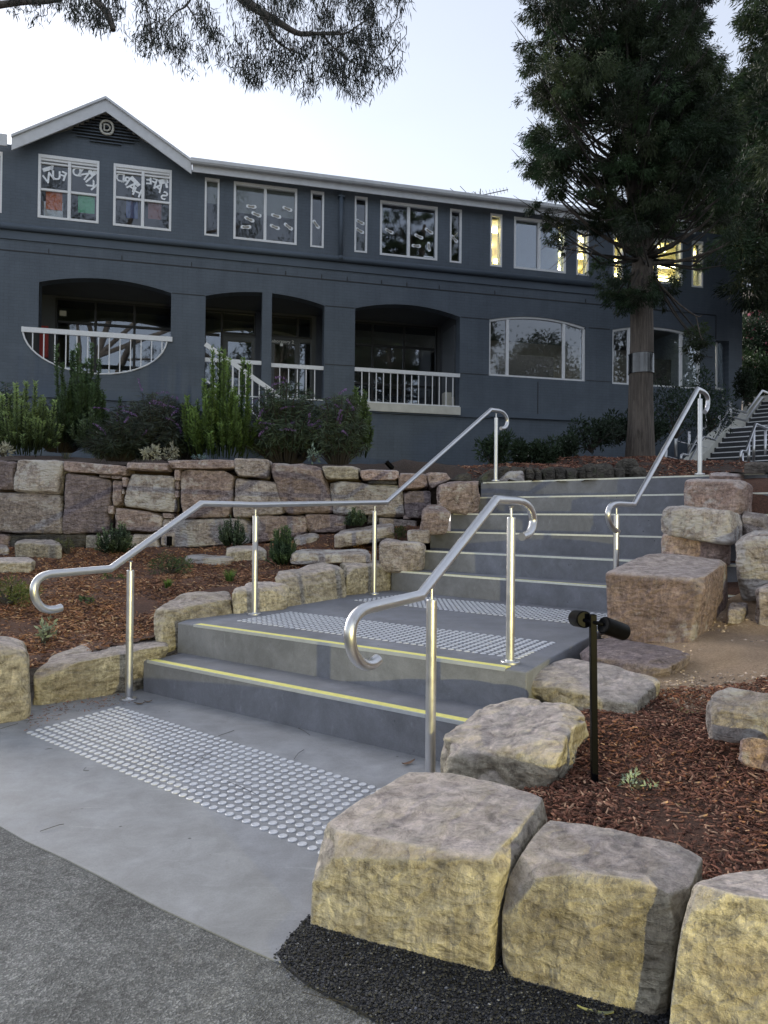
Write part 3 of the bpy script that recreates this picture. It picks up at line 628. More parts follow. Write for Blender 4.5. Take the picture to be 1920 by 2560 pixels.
R('pale wedge-shaped stone lying in the bark mulch by the gravel, right edge', z5(1290,1470), z5(1800,1520), z5(1280,1380), z5(1800,1430), z5(1330,1180), z5(1830,1290), z0=.34, zt=(.47,.46), mat='st_pale', n=26, k=8, amp=.035, chips=12, seed=40, chipd=.2)
R('pinkish stone half out of the photo below the pale wedge-shaped stone', z5(1480,1600), z5(1950,1760), z5(1480,1560), z5(1950,1700), z5(1500,1500), z5(1980,1560), z0=.30, zt=.37, mat='st_red', n=18, k=6, amp=.03, seed=41)
# left kerb of boulders
R('big yellow boulder cut by the left edge of the photo', z3(-170,1500), z3(158,1440), z3(-170,1040), z3(168,1085), z3(-120,1020), z3(110,1038), z0=0, YB=(4.3,4.3), mat='st_yellow', n=34, k=7, amp=.03, chips=10, seed=51)
R('long low yellow boulder behind the first handrail post, left of the bottom step', z3(175,1380), z3(735,1300), z3(172,1200), z3(880,1075), z3(300,1075), z3(860,1005), z0=0, YB=(4.45,4.85), mat='st_yellow', n=40, k=9, amp=.028, chips=12, seed=52, chipd=.16)
R('rounded yellow boulder at the left end of the two lower steps', z3(830,1105), z3(1215,905), z3(762,905), z3(1212,835), z3(880,815), z3(1185,778), Y=(4.50,5.05), YB=(5.0,5.4), mat='st_yellow', n=34, k=8, amp=.035, chips=10, seed=53, chipd=.16)
R('low yellow boulder right behind the second handrail post', k2(440,1345), k2(915,1300), k2(400,1155), k2(890,1110), k2(560,1070), k2(780,1078), z0=2*RS, YB=(5.5,5.7), mat='st_yellow', n=26, k=8, amp=.03, seed=54)
R('broad boulder with a grey top between second and third handrail posts', k2(908,1285), k2(1395,1200), k2(780,1040), k2(1350,970), k2(830,965), k2(1225,915), z0=2*RS, YB=(5.95,6.5), mat='st_tan', n=32, k=9, amp=.035, chips=10, seed=55)
R('squat tan boulder behind the third handrail post on the landing', k3(235,1195), k3(610,1140), k3(215,960), k3(625,920), k3(150,905), k3(560,880), z0=2*RS, YB=(6.7,7.15), mat='st_tan', n=28, k=8, amp=.03, seed=56)
R('brown boulder with a pointed right end at the first tread of the upper flight', k3(480,960), k3(765,975), k3(482,745), k3(840,765), k3(540,708), k3(885,765), Y=(6.75,6.7), YB=(7.15,7.1), mat='st_grey', n=26, k=9, amp=.04, seed=57, name='boulder')
R('small flat stone wedged left of the third upper tread', k3(727,722), k3(912,725), k3(725,655), k3(915,645), k3(760,640), k3(915,640), Y=6.95, YB=7.2, mat='st_grey', n=14, k=8, amp=.03, seed=58)
R('upright brown stone beside the third upper tread on the left', k3(815,645), k3(1060,648), k3(840,480), k3(1110,490), k3(900,442), k3(1010,442), Y=7.0, YB=7.5, mat='st_brown', n=24, k=7, amp=.035, seed=59)
R('large brown boulder ending the rock wall beside the upper steps', k3(935,470), k3(1240,490), k3(960,300), k3(1335,222), k3(1070,205), k3(1335,212), Y=7.45, YB=7.95, mat='st_brown', n=30, k=8, amp=.045, chips=12, seed=60, chipd=.2)
R('pinkish sloping stone in the mulch in front of the right end of the rock wall', k3(120,770), k3(600,700), k3(110,680), k3(612,620), k3(180,650), k3(590,588), Y=(7.0,7.25), YB=(7.4,7.55), mat='st_grey', n=24, k=9, amp=.03, seed=61)
R('low pale stone in the mulch just above the broad boulder', k3(-240,900), k3(405,880), k3(-215,840), k3(400,850), k3(-200,800), k3(390,797), Y=(6.7,6.6), YB=(6.95,6.9), mat='st_pale', n=20, k=8, amp=.035, seed=62)
def bedrock(label, bl, br, h, dep, **kw):
    """stone on the left bed: base points front-left / front-right and a pixel height"""
    A = onf(bl, zleft); B = onf(br, zleft)
    return rock(label, bl, br, (bl[0], bl[1]-h), (br[0], br[1]-h*.9), (bl[0]+8, bl[1]-h*1.25), (br[0]-8, br[1]-h*1.2), Y=(A[1], B[1]), YB=(A[1]+dep, B[1]+dep), **kw)
bedrock('small flat pale stone in the mulch right of the green ground cover', k2(40,930), k2(450,930), 20, .3, mat='st_pale', n=16, k=5, amp=.04, seed=63)
bedrock('oblong tan stone in the mulch left of the second handrail post', k2(370,905), k2(720,905), 31, .3, mat='st_tan', n=20, k=8, amp=.03, seed=64)
bedrock('pale rounded stone in the mulch behind the middle little shrub', k2(930,800), k2(1165,760), 26, .4, mat='st_grey', n=16, k=4, amp=.05, seed=65)
bedrock('square-cut pale yellow block standing in the mulch at the left', k1(125,885), k1(510,890), 40, .35, mat='st_tan', n=22, k=12, amp=.02, seed=66)
bedrock('flat yellow stone at the left edge in front of the square-cut block', k1(-80,1010), k1(290,1000), 32, .45, mat='st_yellow', n=20, k=7, amp=.035, seed=67)
bedrock('small grey stone at the left edge near the wall foot', k1(-60,870), k1(80,860), 22, .3, mat='st_grey', n=14, k=6, amp=.04, seed=68)

# ================================================================== ROCK RETAINING WALL (stones are its parts)
rw = empty('rock_retaining_wall', (-2, 7.95, .8), 'dry-stacked rock retaining wall of large brown-pink stones holding up the planted terrace', 'retaining wall')
YW = lambda px: 7.9+.00012*max(0, px-400)
def ws(TL, TR, BR_, BL_, mat, seed, push=0, n=16, k=11, amp=.03, dep=.42, chipd=.12):
    c = []
    for p in (BL_, BR_): c.append(aty(p, YW(p[0])-push+.02))
    bb = [q+np.array([0, dep, 0]) for q in (c[1], c[0])]
    t = [aty(p, YW(p[0])-push+.05) for p in (TL, TR)]; tb = [t[1]+np.array([0, dep, .0]), t[0]+np.array([0, dep, .0])]
    o = stone('stone', [c[0], c[1], bb[0], bb[1], t[0], t[1], tb[0], tb[1]], M[mat], rw, n=n, k=k, amp=amp, chips=9, seed=seed, chipd=chipd, grow=1.02)
W1 = [ # k1 crop: TL,TR,BR,BL
 ((-120,60),(105,75),(100,310),(-120,300),'st_purple'),((125,55),(515,75),(470,350),(105,330),'st_pale'),((535,75),(1040,115),(1035,195),(545,160),'st_brown'),
 ((520,168),(915,225),(885,670),(500,660),'st_purple'),((1030,82),(1395,92),(1395,160),(1045,145),'st_brown'),((1385,65),(1945,62),(1935,135),(1400,140),'st_brown'),
 ((-130,335),(485,350),(500,680),(-130,650),'st_grey'),((925,232),(1018,235),(1000,440),(930,450),'st_brown'),((1065,168),(1450,205),(1440,500),(1018,455),'st_pale'),
 ((955,462),(1345,520),(1330,675),(935,640),'st_brown'),((892,440),(945,445),(935,515),(890,512),'st_brown'),((80,685),(715,680),(700,810),(75,810),'st_dark'),
 ((-80,672),(65,690),(65,785),(-80,785),'st_brown'),((1440,146),(1490,146),(1488,235),(1440,235),'st_brown'),((1450,240),(1482,240),(1480,312),(1450,310),'st_brown'),((1450,320),(1480,320),(1476,380),(1452,380),'st_brown'),
 ((1075,685),(1275,685),(1330,815),(1085,815),'st_grey'),((715,690),(800,690),(800,810),(712,800),'st_tan'),((1350,555),(1500,555),(1470,790),(1330,790),'st_grey'),
 ((920,193),(1000,195),(1000,225),(922,222),'st_brown'),((1008,210),(1052,210),(1045,290),(1018,290),'st_brown'),((815,182),(915,192),(915,214),(815,208),'st_brown'),((1345,505),(1435,510),(1425,552),(1350,548),'st_brown'),((470,520),(500,530),(498,640),(470,600),'st_grey'),((1015,330),(1020,300),(1030,350),(1010,350),'st_brown'),
 ((800,690),(1090,690),(1080,800),(800,800),'st_tan')]
for i, (a, b, c, d, mt) in enumerate(W1): ws(k1(*a), k1(*b), k1(*c), k1(*d), mt, 200+i, n=22 if (b[0]-a[0]) > 200 else 10)
W2 = [((0,150),(448,155),(410,550),(0,545),'st_brown'),((440,42),(730,62),(720,215),(450,200),'st_grey'),((730,90),(1165,105),(1268,500),(870,515),'st_brown'),((1178,112),(1480,118),(1478,225),(1215,222),'st_tan'),
 ((1488,142),(1812,148),(1808,232),(1500,235),'st_red'),((450,212),(790,250),(875,510),(430,545),'st_grey'),((-40,560),(605,550),(575,760),(-80,800),'st_pale'),((610,522),(1030,530),(1042,690),(605,760),'st_brown'),
 ((1035,512),(1365,520),(1365,670),(1060,670),'st_brown'),((1245,240),(1835,275),(1850,540),(1275,510),'st_pale')]
for i, (a, b, c, d, mt) in enumerate(W2): ws(k2(*a), k2(*b), k2(*c), k2(*d), mt, 300+i, n=24)
W3 = [((652,172),(885,180),(905,300),(655,310),'st_red'),((880,168),(1050,165),(1090,225),(915,305),'st_brown'),((690,318),(920,325),(920,545),(700,545),'st_purple'),((485,538),(800,570),(802,640),(485,620),'st_grey'),
 ((692,515),(755,515),(752,558),(690,555),'st_brown'),((400,520),(485,535),(480,600),(395,600),'st_dark'),((395,236),(640,240),(640,270),(400,262),'st_dark'),((420,590),(820,620),(820,720),(420,720),'st_dark')]
for i, (a, b, c, d, mt) in enumerate(W3): ws(k3(*a), k3(*b), k3(*c), k3(*d), mt, 400+i, n=16)
# small packing stones and earth core behind the joints
cp = [aty(p, YW(p[0])+.30) for p in [k1(-150,120), k3(1050,230), k3(1050,620), k1(-150,820)]]
m = MB(); m.hexa([cp[3]-[0,0,.5], cp[2]-[0,0,.5], cp[2]+[0,.5,-.5], cp[3]+[0,.5,-.5], cp[0], cp[1], cp[1]+[0,.5,0], cp[0]+[0,.5,0]]); m.out('earth_core', M['soil'], rw)

# squared sandstone wall at the right edge
sw = empty('sandstone_block_wall', tuple(aty(k4(1160,500), 6.6)), 'dark weathered wall of squared sandstone blocks at the right edge beside the upper landing', 'wall')
for i, (x0, y0, x1, y1) in enumerate([(1045,222,1500,425),(1108,430,1500,520),(1120,530,1320,655),(1325,530,1500,655),(1115,660,1500,735),(1110,740,1500,900)]):
    A = [aty(k4(x, y), 6.5) for x, y in ((x0,y1),(x1,y1),(x1,y0),(x0,y0))]; D_ = np.array([.25,.35,0])
    stone('block', [A[0], A[1], A[1]+D_, A[0]+D_, A[3], A[2], A[2]+D_, A[3]+D_], M['st_block'], sw, n=12, k=18, amp=.02, chips=5, seed=500+i, chipd=.07, grow=1.01)

# ================================================================== BEDS AND TERRACE
leftp = [(-7.5,4.3),(-3.1,4.0),(-2.3,3.95),(-1.7,4.35),(-1.45,4.6),(-1.2,5.05),(-.7,5.9),(-.2,6.75),(.35,7.3),(1.2,7.9),(1.2,8.6),(-7.5,8.6)]
grid('mulch_bed', -7.5, 1.3, 3.8, 8.5, .07, zleft, lambda x, y: inpoly(x, y, leftp), M['mulch'], .03)
gravp = [tuple(onf(p, zright)[:2]) for p in [z5(990,1240),z5(1110,1365),z5(1300,1385),z5(1900,1400)]]+[(6,3.4),(6,4.6),(3.2,4.9),(2.3,4.75),(1.4,4.5),(1.05,3.6)]
rightp = [(.2,2.05),(.7,1.6),(1.5,1.5),(6,1.5),(7,6.5),(4,6.9),(2.75,6.5),(2.0,5.3),(1.9,4.9),(1.5,4.7),(1.2,4.0),(.95,3.5),(.72,3.2),(.60,2.9),(.45,2.5)]
grid('mulch_bed', .1, 6, 1.4, 6.9, .06, zright, lambda x, y: inpoly(x, y, rightp) and not inpoly(x, y, gravp), M['mulch'], .02)
grid('gravel_path', .8, 6, 2.6, 5.2, .06, lambda x, y: zright(x, y)+.004, lambda x, y: inpoly(x, y, gravp), M['gravel'], .02)
upcut = [L2W(DU,NU,sol((1202,1203))-.1,d2+T2*5+2.1), L2W(DU,NU,6,d2+T2*5+2.1), L2W(DU,NU,6,d2-2), (-.1,6.4)]
def upkeep(x, y):
    s = DU[0]*x+DU[1]*y; t = NU[0]*x+NU[1]*y
    if y < 8.28 and x < 1.1: return False
    if t < d2+T2*5+.05 and s > -4.9+0 and x > .9: return x > 3.1 and t > d2+T2*4
    return True
grid('planted_terrace', -14, 16, 6.2, 26, .22, zup, upkeep, M['soil'], .06)

# bark mulch chips
def chips(name, poly, n, zf, L=(.012,.045), W=(.004,.012), bias=None, pal=((.20,.085,.055),(.29,.14,.09),(.10,.048,.034),(.50,.31,.20)), lift=.004, label=None):
    P = scatter(poly, n, zf, bias); n = len(P); P[:, 2] += RNG.uniform(-.002, lift*3, n)
    a = RNG.uniform(0, 6.283, n); tl = RNG.normal(size=n)*.28; rl = RNG.normal(size=n)*.5
    D_ = np.stack([np.cos(a)*np.cos(tl), np.sin(a)*np.cos(tl), np.sin(tl)], 1); up = unit(np.stack([np.sin(rl)*-np.sin(a), np.sin(rl)*np.cos(a), np.cos(rl)], 1))
    Sd = unit(np.cross(up, D_)); Nn = np.cross(D_, Sd); l = RNG.uniform(*L, n)[:, None]*RNG.choice([.6, 1, 1.5], (n, 1), p=[.4,.45,.15]); w_ = RNG.uniform(*W, n)[:, None]; h = w_*.35
    V = np.stack([P-D_*l/2-Sd*w_*.3, P-D_*l*.35+Sd*w_*.5, P+D_*l/2+Sd*w_*.2, P+D_*l*.4-Sd*w_*.5,
                  P-D_*l/2+Nn*h, P-D_*l*.3+Sd*w_*.4+Nn*h, P+D_*l/2+Nn*h*.7, P+D_*l*.35-Sd*w_*.4+Nn*h], 1).reshape(-1, 3)
    q = np.array([(4,7,6,5),(0,4,5,1),(1,5,6,2),(2,6,7,3),(3,7,4,0)]); F = (q[None]+8*np.arange(n)[:, None, None]).reshape(-1, 4)
    c = np.array(pal)[RNG.choice(len(pal), n, p=[.4,.3,.22,.08])]*RNG.uniform(.6, 1.35, (n, 1))
    o = fastmesh(name, V, F, M['chip'], None, np.repeat(c, 8, 0)); tag(o, label, 'bark mulch', kind='stuff'); return o
lp2 = [(-5.2,5.2),(-3.0,4.0),(-2.3,4.0),(-1.7,4.4),(-1.25,5.05),(-.75,5.9),(-.2,6.75),(.35,7.3),(.6,7.7),(-5.2,7.85)]
chips('bark_chips', lp2, 42000, zleft, L=(.018,.06), W=(.006,.015), bias=lambda x, y: min(1, 26/(y*y)), label='red-brown bark chips covering the left garden bed below the rock wall', pal=((.26,.12,.065),(.38,.20,.10),(.12,.06,.04),(.56,.37,.21)))
rp2 = [(.3,2.1),(.7,1.75),(1.3,1.5),(2.6,1.7),(2.6,3.2),(1.9,3.25),(1.3,3.2),(.95,3.1),(.75,3.0),(.6,2.7),(.42,2.4)]
chips('bark_chips', rp2, 34000, zright, L=(.009,.034), W=(.003,.010), label='dark red-brown bark chips around the black garden light on the right')
chips('bark_chips', [(1.3,9.5),(6,10.2),(7.5,13.5),(4,15),(1,13)], 9000, zup, L=(.04,.10), W=(.015,.03), label='bark chips under the big conifer beyond the upper landing')
gp = scatter([p for p in gravp], 11000, zright, lambda x, y: 1 if y < 4.6 else .3); pebbles('gravel_stones', gp, RNG.uniform(.003, .009, len(gp))*RNG.choice([1,1.6], len(gp), p=[.85,.15]), M['chip'], colvar((.46,.36,.27), len(gp), .35)); bpy.data.objects['gravel_stones']['label'] = 'tan gravel stones scattered on the sandy path at the right'; bpy.data.objects['gravel_stones']['category'] = 'gravel'

# ================================================================== BUILDING
BA = radians(14.0); TU = np.array([cos(BA), sin(BA), 0]); NO = np.array([sin(BA), -cos(BA), 0]); B0 = np.array([0, 19., 0])
def F(p, off=0):              # photo point on the facade plane shifted off metres outwards -> (u, z)
    d = ray(*p); P0 = B0+NO*off; k = (NO@(P0-O3))/(NO@d); P = O3+d*k; return float((P-B0)@TU), float(P[2])
def Wd(u, z, off=0): return B0+TU*u+NO*off+np.array([0, 0, z])
def invF(u, z, off=0): return Wd(u, z, off)
bl = empty('school_building', tuple(Wd(0, 2.0)), 'long two-storey charcoal-painted brick building with white-framed windows, a gable and arched openings', 'building')
def plate(name, outer, holes, th, off, mat, parent=bl):
    """slab in the facade plane with polygonal holes; front face at off"""
    cu = bpy.data.curves.new('tmp', 'CURVE'); cu.dimensions = '2D'; cu.fill_mode = 'BOTH'; cu.extrude = th/2
    for poly in [outer]+holes:
        sp = cu.splines.new('POLY'); sp.points.add(len(poly)-1); sp.use_cyclic_u = True
        for i, (x, y) in enumerate(poly): sp.points[i].co = (x, y, 0, 1)
    o = bpy.data.objects.new('tmp', cu); COL.objects.link(o); dg = bpy.context.evaluated_depsgraph_get(); me = bpy.data.meshes.new_from_object(o.evaluated_get(dg))
    bpy.data.objects.remove(o); bpy.data.curves.remove(cu)
    for v in me.vertices: v.co = Vector(Wd(v.co.x, v.co.y, off-th/2+v.co.z))
    me.name = name; me.materials.clear(); return put(name, me, mat, parent)
def bar(m, u0, z0, u1, z1, off, th):     # rectangular bar, front face at off
    u0, u1 = sorted((u0, u1)); z0, z1 = sorted((z0, z1))
    return m.box(Wd((u0+u1)/2, (z0+z1)/2, off-th/2), TU*(u1-u0)/2, NO*th/2, (0, 0, (z1-z0)/2))
def beam(m, a, b, w_, off, th):          # slanted bar from (u,z) to (u,z)
    a = np.array(a); b = np.array(b); d = (b-a); L_ = np.linalg.norm(d); d = d/L_; n_ = np.array([-d[1], d[0]])
    return m.box(Wd(*((a+b)/2), off-th/2), (TU*d[0]+np.array([0,0,d[1]]))*L_/2, NO*th/2, (TU*n_[0]+np.array([0,0,n_[1]]))*w_/2)
def rectpx(tl, br, off=0): a = F(tl, off); b = F(br, off); return a[0], b[1], b[0], a[1]
def rpoly(r): return [(r[0], r[1]), (r[2], r[1]), (r[2], r[3]), (r[0], r[3])]
ZG_T, ZG_B = F((960, 473))[1], F((960, 501))[1]          # fascia top / bottom
UR = F((1856, 700))[0]; UL = F((-260, 600))[0]
UG0, UG1 = F((29, 360), .3)[0], F((479, 415), .3)[0]; UA, ZA = F((265, 248), .3)
# upper windows: TL, BR, mullions, transoms, kind
wins = [
 (zA(200,383), zA(511,745), [zA(359,550)], [zA(300,572)], 'sign1'),
 (zA(590,432), zA(887,785), [zA(740,600)], [zA(690,614)], 'sign2'),
 (zA(1063,505), zA(1135,813), [], [], 'blindtop'),
 (zA(1213,525), zA(1538,857), [zA(1375,700)], [], 'blindhalf'),
 (zB(160,262), zB(226,561), [], [], 'dark'),
 (zB(388,290), zB(451,587), [], [], 'dark'),
 (zB(520,312), zB(815,626), [zB(668,470)], [], 'dark'),
 (zB(882,355), zB(940,640), [], [], 'dark'),
 (zB(1091,380), zB(1150,660), [], [], 'lit'),
 (zB(1214,397), zB(1481,693), [zB(1345,550)], [], 'blindlit'),
 (zC(525,1362), zC(595,1636), [], [], 'lit'),
 (zC(742,1375), zC(800,1665), [], [], 'lit'),
 (zC(862,1388), zC(1150,1693), [zC(1000,1500)], [], 'lit'),
 (zC(1208,1425), zC(1273,1707), [], [], 'lit'),
 ((-60,372), zA(9,690), [], [], 'dark')]
holes = []
WR = []
for (tl, br, mu, tr, kd) in wins:
    r = rectpx(tl, br); WR.append(r); holes.append(rpoly(r))
def arcpts(a, b, apex_z, n=22):     # segmental arch from a to b (u,z) through apex height
    (u0, z0), (u1, z1) = a, b; zc = (z0+z1)/2; s = apex_z-zc; c = (u1-u0)/2; Rr = (c*c+s*s)/(2*s); um = (u0+u1)/2; zm = apex_z-Rr
    th = math.asin(c/Rr); return [(um+Rr*sin(t), zm+Rr*cos(t)) for t in np.linspace(-th, th, n)]
ZS = (F(zD(200,103))[1]+F(zD(887,165))[1]+F(zE(492,152))[1]+F(zE(1035,200))[1])/4     # springing height
ZAP = (F(zD(500,83))[1]+F(zE(700,133))[1])/2
# opening 1: arch above, half disc below the white rail
ua0, ua1 = F(zD(201,200))[0], F(zD(887,250))[0]; zr = F(zD(118,350))[1]; uc0, uc1 = F(zD(118,350))[0], F(zD(868,400))[0]; zbot = F(zD(545,597))[1]
half = [( (uc0+uc1)/2+(uc1-uc0)/2*cos(t), zr-(zr-zbot)*abs(sin(t))**.92) for t in np.linspace(0, pi, 26)]
op1 = arcpts((ua0, ZS), (ua1, ZS), ZAP)+[(ua1, zr+.0)]+[(p[0], p[1]-.002) for p in half]+[(ua0, zr)]
# opening 2, both halves of one arch split by a pillar
ub0, ub1, ub2, ub3 = F(zD(1065,300))[0], F(zD(1359,300))[0], F(zD(1409,300))[0], F(zE(333,300))[0]
arc2 = arcpts((ub0, ZS), (ub3, ZS), ZAP, 40); zfl = F(zE(800,655))[1]; zslab = F(zE(800,690))[1]
op2 = [p for p in arc2 if p[0] < ub1]; op2 = op2+[(ub1, op2[-1][1])]+[(ub1, zfl), (ub0, zfl)]
op3 = [p for p in arc2 if p[0] > ub2]; op3 = [(ub2, op3[0][1])]+op3+[(ub3, zfl), (ub2, zfl)]
uc_0, uc_1 = F(zE(492,300))[0], F(zE(1036,300))[0]; op4 = arcpts((uc_0, ZS), (uc_1, ZS), ZAP)+[(uc_1, zfl), (uc_0, zfl)]
ud0, ud1 = F(zE(1188,400))[0], F(zR(437,400))[0]; zsill = F(zE(1400,508))[1]; op5 = arcpts((ud0, ZS), (ud1, ZS), ZAP-.03)+[(ud1, zsill), (ud0, zsill)]
ue0, ue1 = F(zR(618,400))[0], F(zR(1207,400))[0]; zsill2 = F(zR(900,578))[1]; op6 = arcpts((ue0, ZS), (ue1, ZS), ZAP-.03)+[(ue1, zsill2), (ue0, zsill2)]
rw7 = rectpx(zR(1308,268), zR(1397,688)); op7 = rpoly(rw7)
ulo0, ulo1 = F((-260,700))[0], F((-2,800))[0]; op0 = arcpts((ulo0, ZS), (ulo1, ZS), ZAP)+[(ulo1, zr-.2), (ulo0, zr-.2)]
outer = [(UL, 1.6), (UR, 1.6), (UR, F((1856,597))[1]), (F((1842,600))[0], F((1856,597))[1]), (F((1842,600))[0], ZG_T-.1), (UG1, ZG_T-.12), (UA, ZA-.32), (UG0, ZG_T-.05), (UL, ZG_T-.12)]
ZPW = F((960, 640))[1]
plate('wall', outer, holes+[op0, op1, op2, op3, op4, op5, op6, op7], .32, 0, M['wall'])
# string course pipe and ledge, groove line, gutter and fascia
m = MB(); zs = F(zB(800,672))[1]; us0, us1 = UL, F(zC(675,1690))[0]
m.tube([Wd(us0, zs, .07), Wd(us1, zs, .07)], .075, 12); o = m.out('string_course', M['render'], bl, True)
m = MB(); bar(m, us0, zs-.28, us1, zs-.08, .035, .04); m.out('band', M['render'], bl)
zg = F(zB(800,775))[1]; m = MB()
bar(m, UL, zg-.012, F(zC(1350,1880))[0], zg+.012, .012, .02); o = m.out('joint_strip', M['darkframe'], bl)
m = MB(); ur2 = F(zC(1350,1880))[0]; bar(m, ur2-.01, rw7[3]+.02, ur2+.01, zg-.014, .012, .02); bar(m, ud1+.1, ZS-.01, ue0-.1, ZS+.01, .012, .02); bar(m, ue1+.1, ZS-.6, rw7[0]-.1, ZS-.58, .012, .02); m.out('joint_strip', M['darkframe'], bl)
for (a, b) in ((ua1, ub0), (ub3, uc_0), (uc_1, ud0)):
    m = MB(); bar(m, a+.02, ZS-.008, b-.02, ZS+.008, .010, .02); m.out('joint_strip', M['darkframe'], bl)
for (a, b, z) in ((ub3, uc_0, F(zE(400,440))[1]), (uc_1, ud0, F(zE(1100,487))[1]), (ud1, ue0, F(zR(520,543))[1]), (ue1+.05, rw7[0]-.03, F(zR(1250,590))[1])):
    m = MB(); bar(m, a+.02, z-.008, b-.02, z+.008, .010, .02); m.out('joint_strip', M['darkframe'], bl)
# window sill ledges and recessed panels under the glazed arches
for (a, b, za) in ((ud0, ud1, F(zE(1400,708))[1]), (ue0, ue1, F(zR(700,795))[1])):
    m = MB(); bar(m, a-.05, za-.07, b+.05, za+.07, .09, .10); m.out('ledge', M['render'], bl)
    m = MB(); bar(m, (a+b)/2-.008, za+.09, (a+b)/2+.008, zsill-.1, .010, .02); m.out('joint_strip', M['darkframe'], bl)
m = MB(); bar(m, UG1+.02, ZG_B, F((1722,640))[0], ZG_T-.06, .30, .03); o = m.out('fascia', M['fascia'], bl)
m = MB(); gz = ZG_T-.02; prof = [(.31,gz-.12),(.42,gz-.12),(.45,gz-.08),(.45,gz),(.43,gz),(.43,gz-.07),(.41,gz-.10),(.31,gz-.10)]
u0, u1 = UG1-.02, F((1722,640))[0]; v = [Wd(u0, z, o_) for o_, z in prof]+[Wd(u1, z, o_) for o_, z in prof]; n = len(prof)
m.add(v, [tuple(range(n)), tuple(range(n, 2*n))[::-1]]+[(i, (i+1) % n, n+(i+1) % n, n+i) for i in range(n)]); m.out('gutter', M['fascia'], bl)
m = MB(); bar(m, UL, ZG_B+.05, UG0-.1, ZG_T+.02, .33, .06); m.out('fascia', M['fascia'], bl)
# main roof
m = MB(); A, B, C, D_ = Wd(UG1+.02, ZG_T-.02, .33), Wd(F((1722,640))[0], ZG_T-.02, .33), Wd(F((1722,640))[0], ZG_T+1.1, -6), Wd(UG1+.02, ZG_T+1.1, -6)
up_ = np.array([0,0,.06]); m.hexa([A-up_, B-up_, C-up_, D_-up_, A, B, C, D_]); m.out('roof', M['fascia'], bl)
# gable: barge boards, soffit returns, roof planes
def bargepx(): pass
gl_, gr_ = (UG0, F((24,343), .3)[1]), (UG1, F((482,405), .3)[1])
for (a, b) in ((gl_, (UA, ZA)), ((UA, ZA), gr_)):
    m = MB(); w_ = .30
    v = [Wd(a[0], a[1]-w_, .27), Wd(b[0], b[1]-w_, .27), Wd(b[0], b[1], .27), Wd(a[0], a[1], .27), Wd(a[0], a[1]-w_, .31), Wd(b[0], b[1]-w_, .31), Wd(b[0], b[1], .31), Wd(a[0], a[1], .31)]
    m.hexa([v[0], v[1], v[5], v[4], v[3], v[2], v[6], v[7]]); m.out('barge_board', M['fascia'], bl)
    m = MB(); v = [Wd(a[0], a[1], .36), Wd(b[0], b[1], .36), Wd(b[0], b[1], -7), Wd(a[0], a[1], -7)]; up_ = np.array([0,0,.05])
    m.hexa([q-up_*.2 for q in v]+[q+up_ for q in v]); m.out('gable_roof', M['fascia'], bl)
# gable louvre vent with ring emblem
uv0, uv1 = F(zA(382,280))[0], F(zA(735,300))[0]; zv1 = F(zA(555,178))[1]; zv0 = F(zA(555,333))[1]
for k in range(9):
    z = zv0+(zv1-zv0)*(k+.35)/9.5
    fr_ = (z-zv0)/(zv1-zv0); lo = math.sqrt(max(0, 1-(1-min(1, fr_*3.2))**2)) if fr_ < .31 else 1-(fr_-.31)/.69
    hw = (uv1-uv0)/2*max(.08, lo)*(1.0 if fr_ < .31 else 1); uc_ = (uv0+uv1)/2-.05
    m = MB(); m.box(Wd(uc_, z, .03), TU*hw, (NO*.03+np.array([0,0,-.012]))*1., (0,0,.010)+NO*.0); m.out('louvre_slat', M['render'], bl)
    m = MB(); bar(m, uc_-hw, z+.012, uc_+hw, z+(zv1-zv0)/9.5-.014, .006, .01); m.out('louvre_gap', M['darkframe'], bl)
ue_, ze_ = F(zA(555,250), .06); m = MB()
ring = [Wd(ue_+.16*cos(t)*(1-.10*cos(2*t)), ze_+.165*sin(t), .09) for t in np.linspace(0, 2*pi, 25)]
m.tube(ring, .030, 8, cap=False); o = m.out('ring_emblem', M['cream'], bl, True)
m = MB(); m.tube([Wd(ue_-.06, ze_-.075, .09), Wd(ue_-.06, ze_+.075, .09), Wd(ue_+.02, ze_+.075, .09), Wd(ue_+.07, ze_+.03, .09), Wd(ue_+.07, ze_-.03, .09), Wd(ue_+.02, ze_-.075, .09), Wd(ue_-.06, ze_-.075, .09)], .018, 6); m.out('emblem_letter', M['cream'], bl)
# downpipe
ud, zt_ = F(zB(315,245)); m = MB(); m.tube([Wd(ud, ZG_T-.1, .10), Wd(ud, zs+.02, .10)], .055, 12); m.tube([Wd(ud, zs+.07, .10), Wd(ud, zs-.02, .10)], .075, 12); m.out('downpipe', M['render'], bl, True)
m = MB(); bar(m, ud-.09, ZG_B-.10, ud+.09, ZG_B-.06, .16, .14); m.out('pipe_bracket', M['render'], bl)
# small weep brackets on the band
for p in [zD(993,28), zD(1337,65), zD(1480,78), zB(30,700), zB(215,720), zB(348,735), zB(526,750), zB(657,765), zB(825,782), zB(1113,803), zB(1583,848), zA(253,886), zA(632,925)]:
    u, z = F(p); m = MB(); bar(m, u-.008, zg+.02, u+.008, zg+.12, .02, .03); m.out('bracket', M['darkframe'], bl)

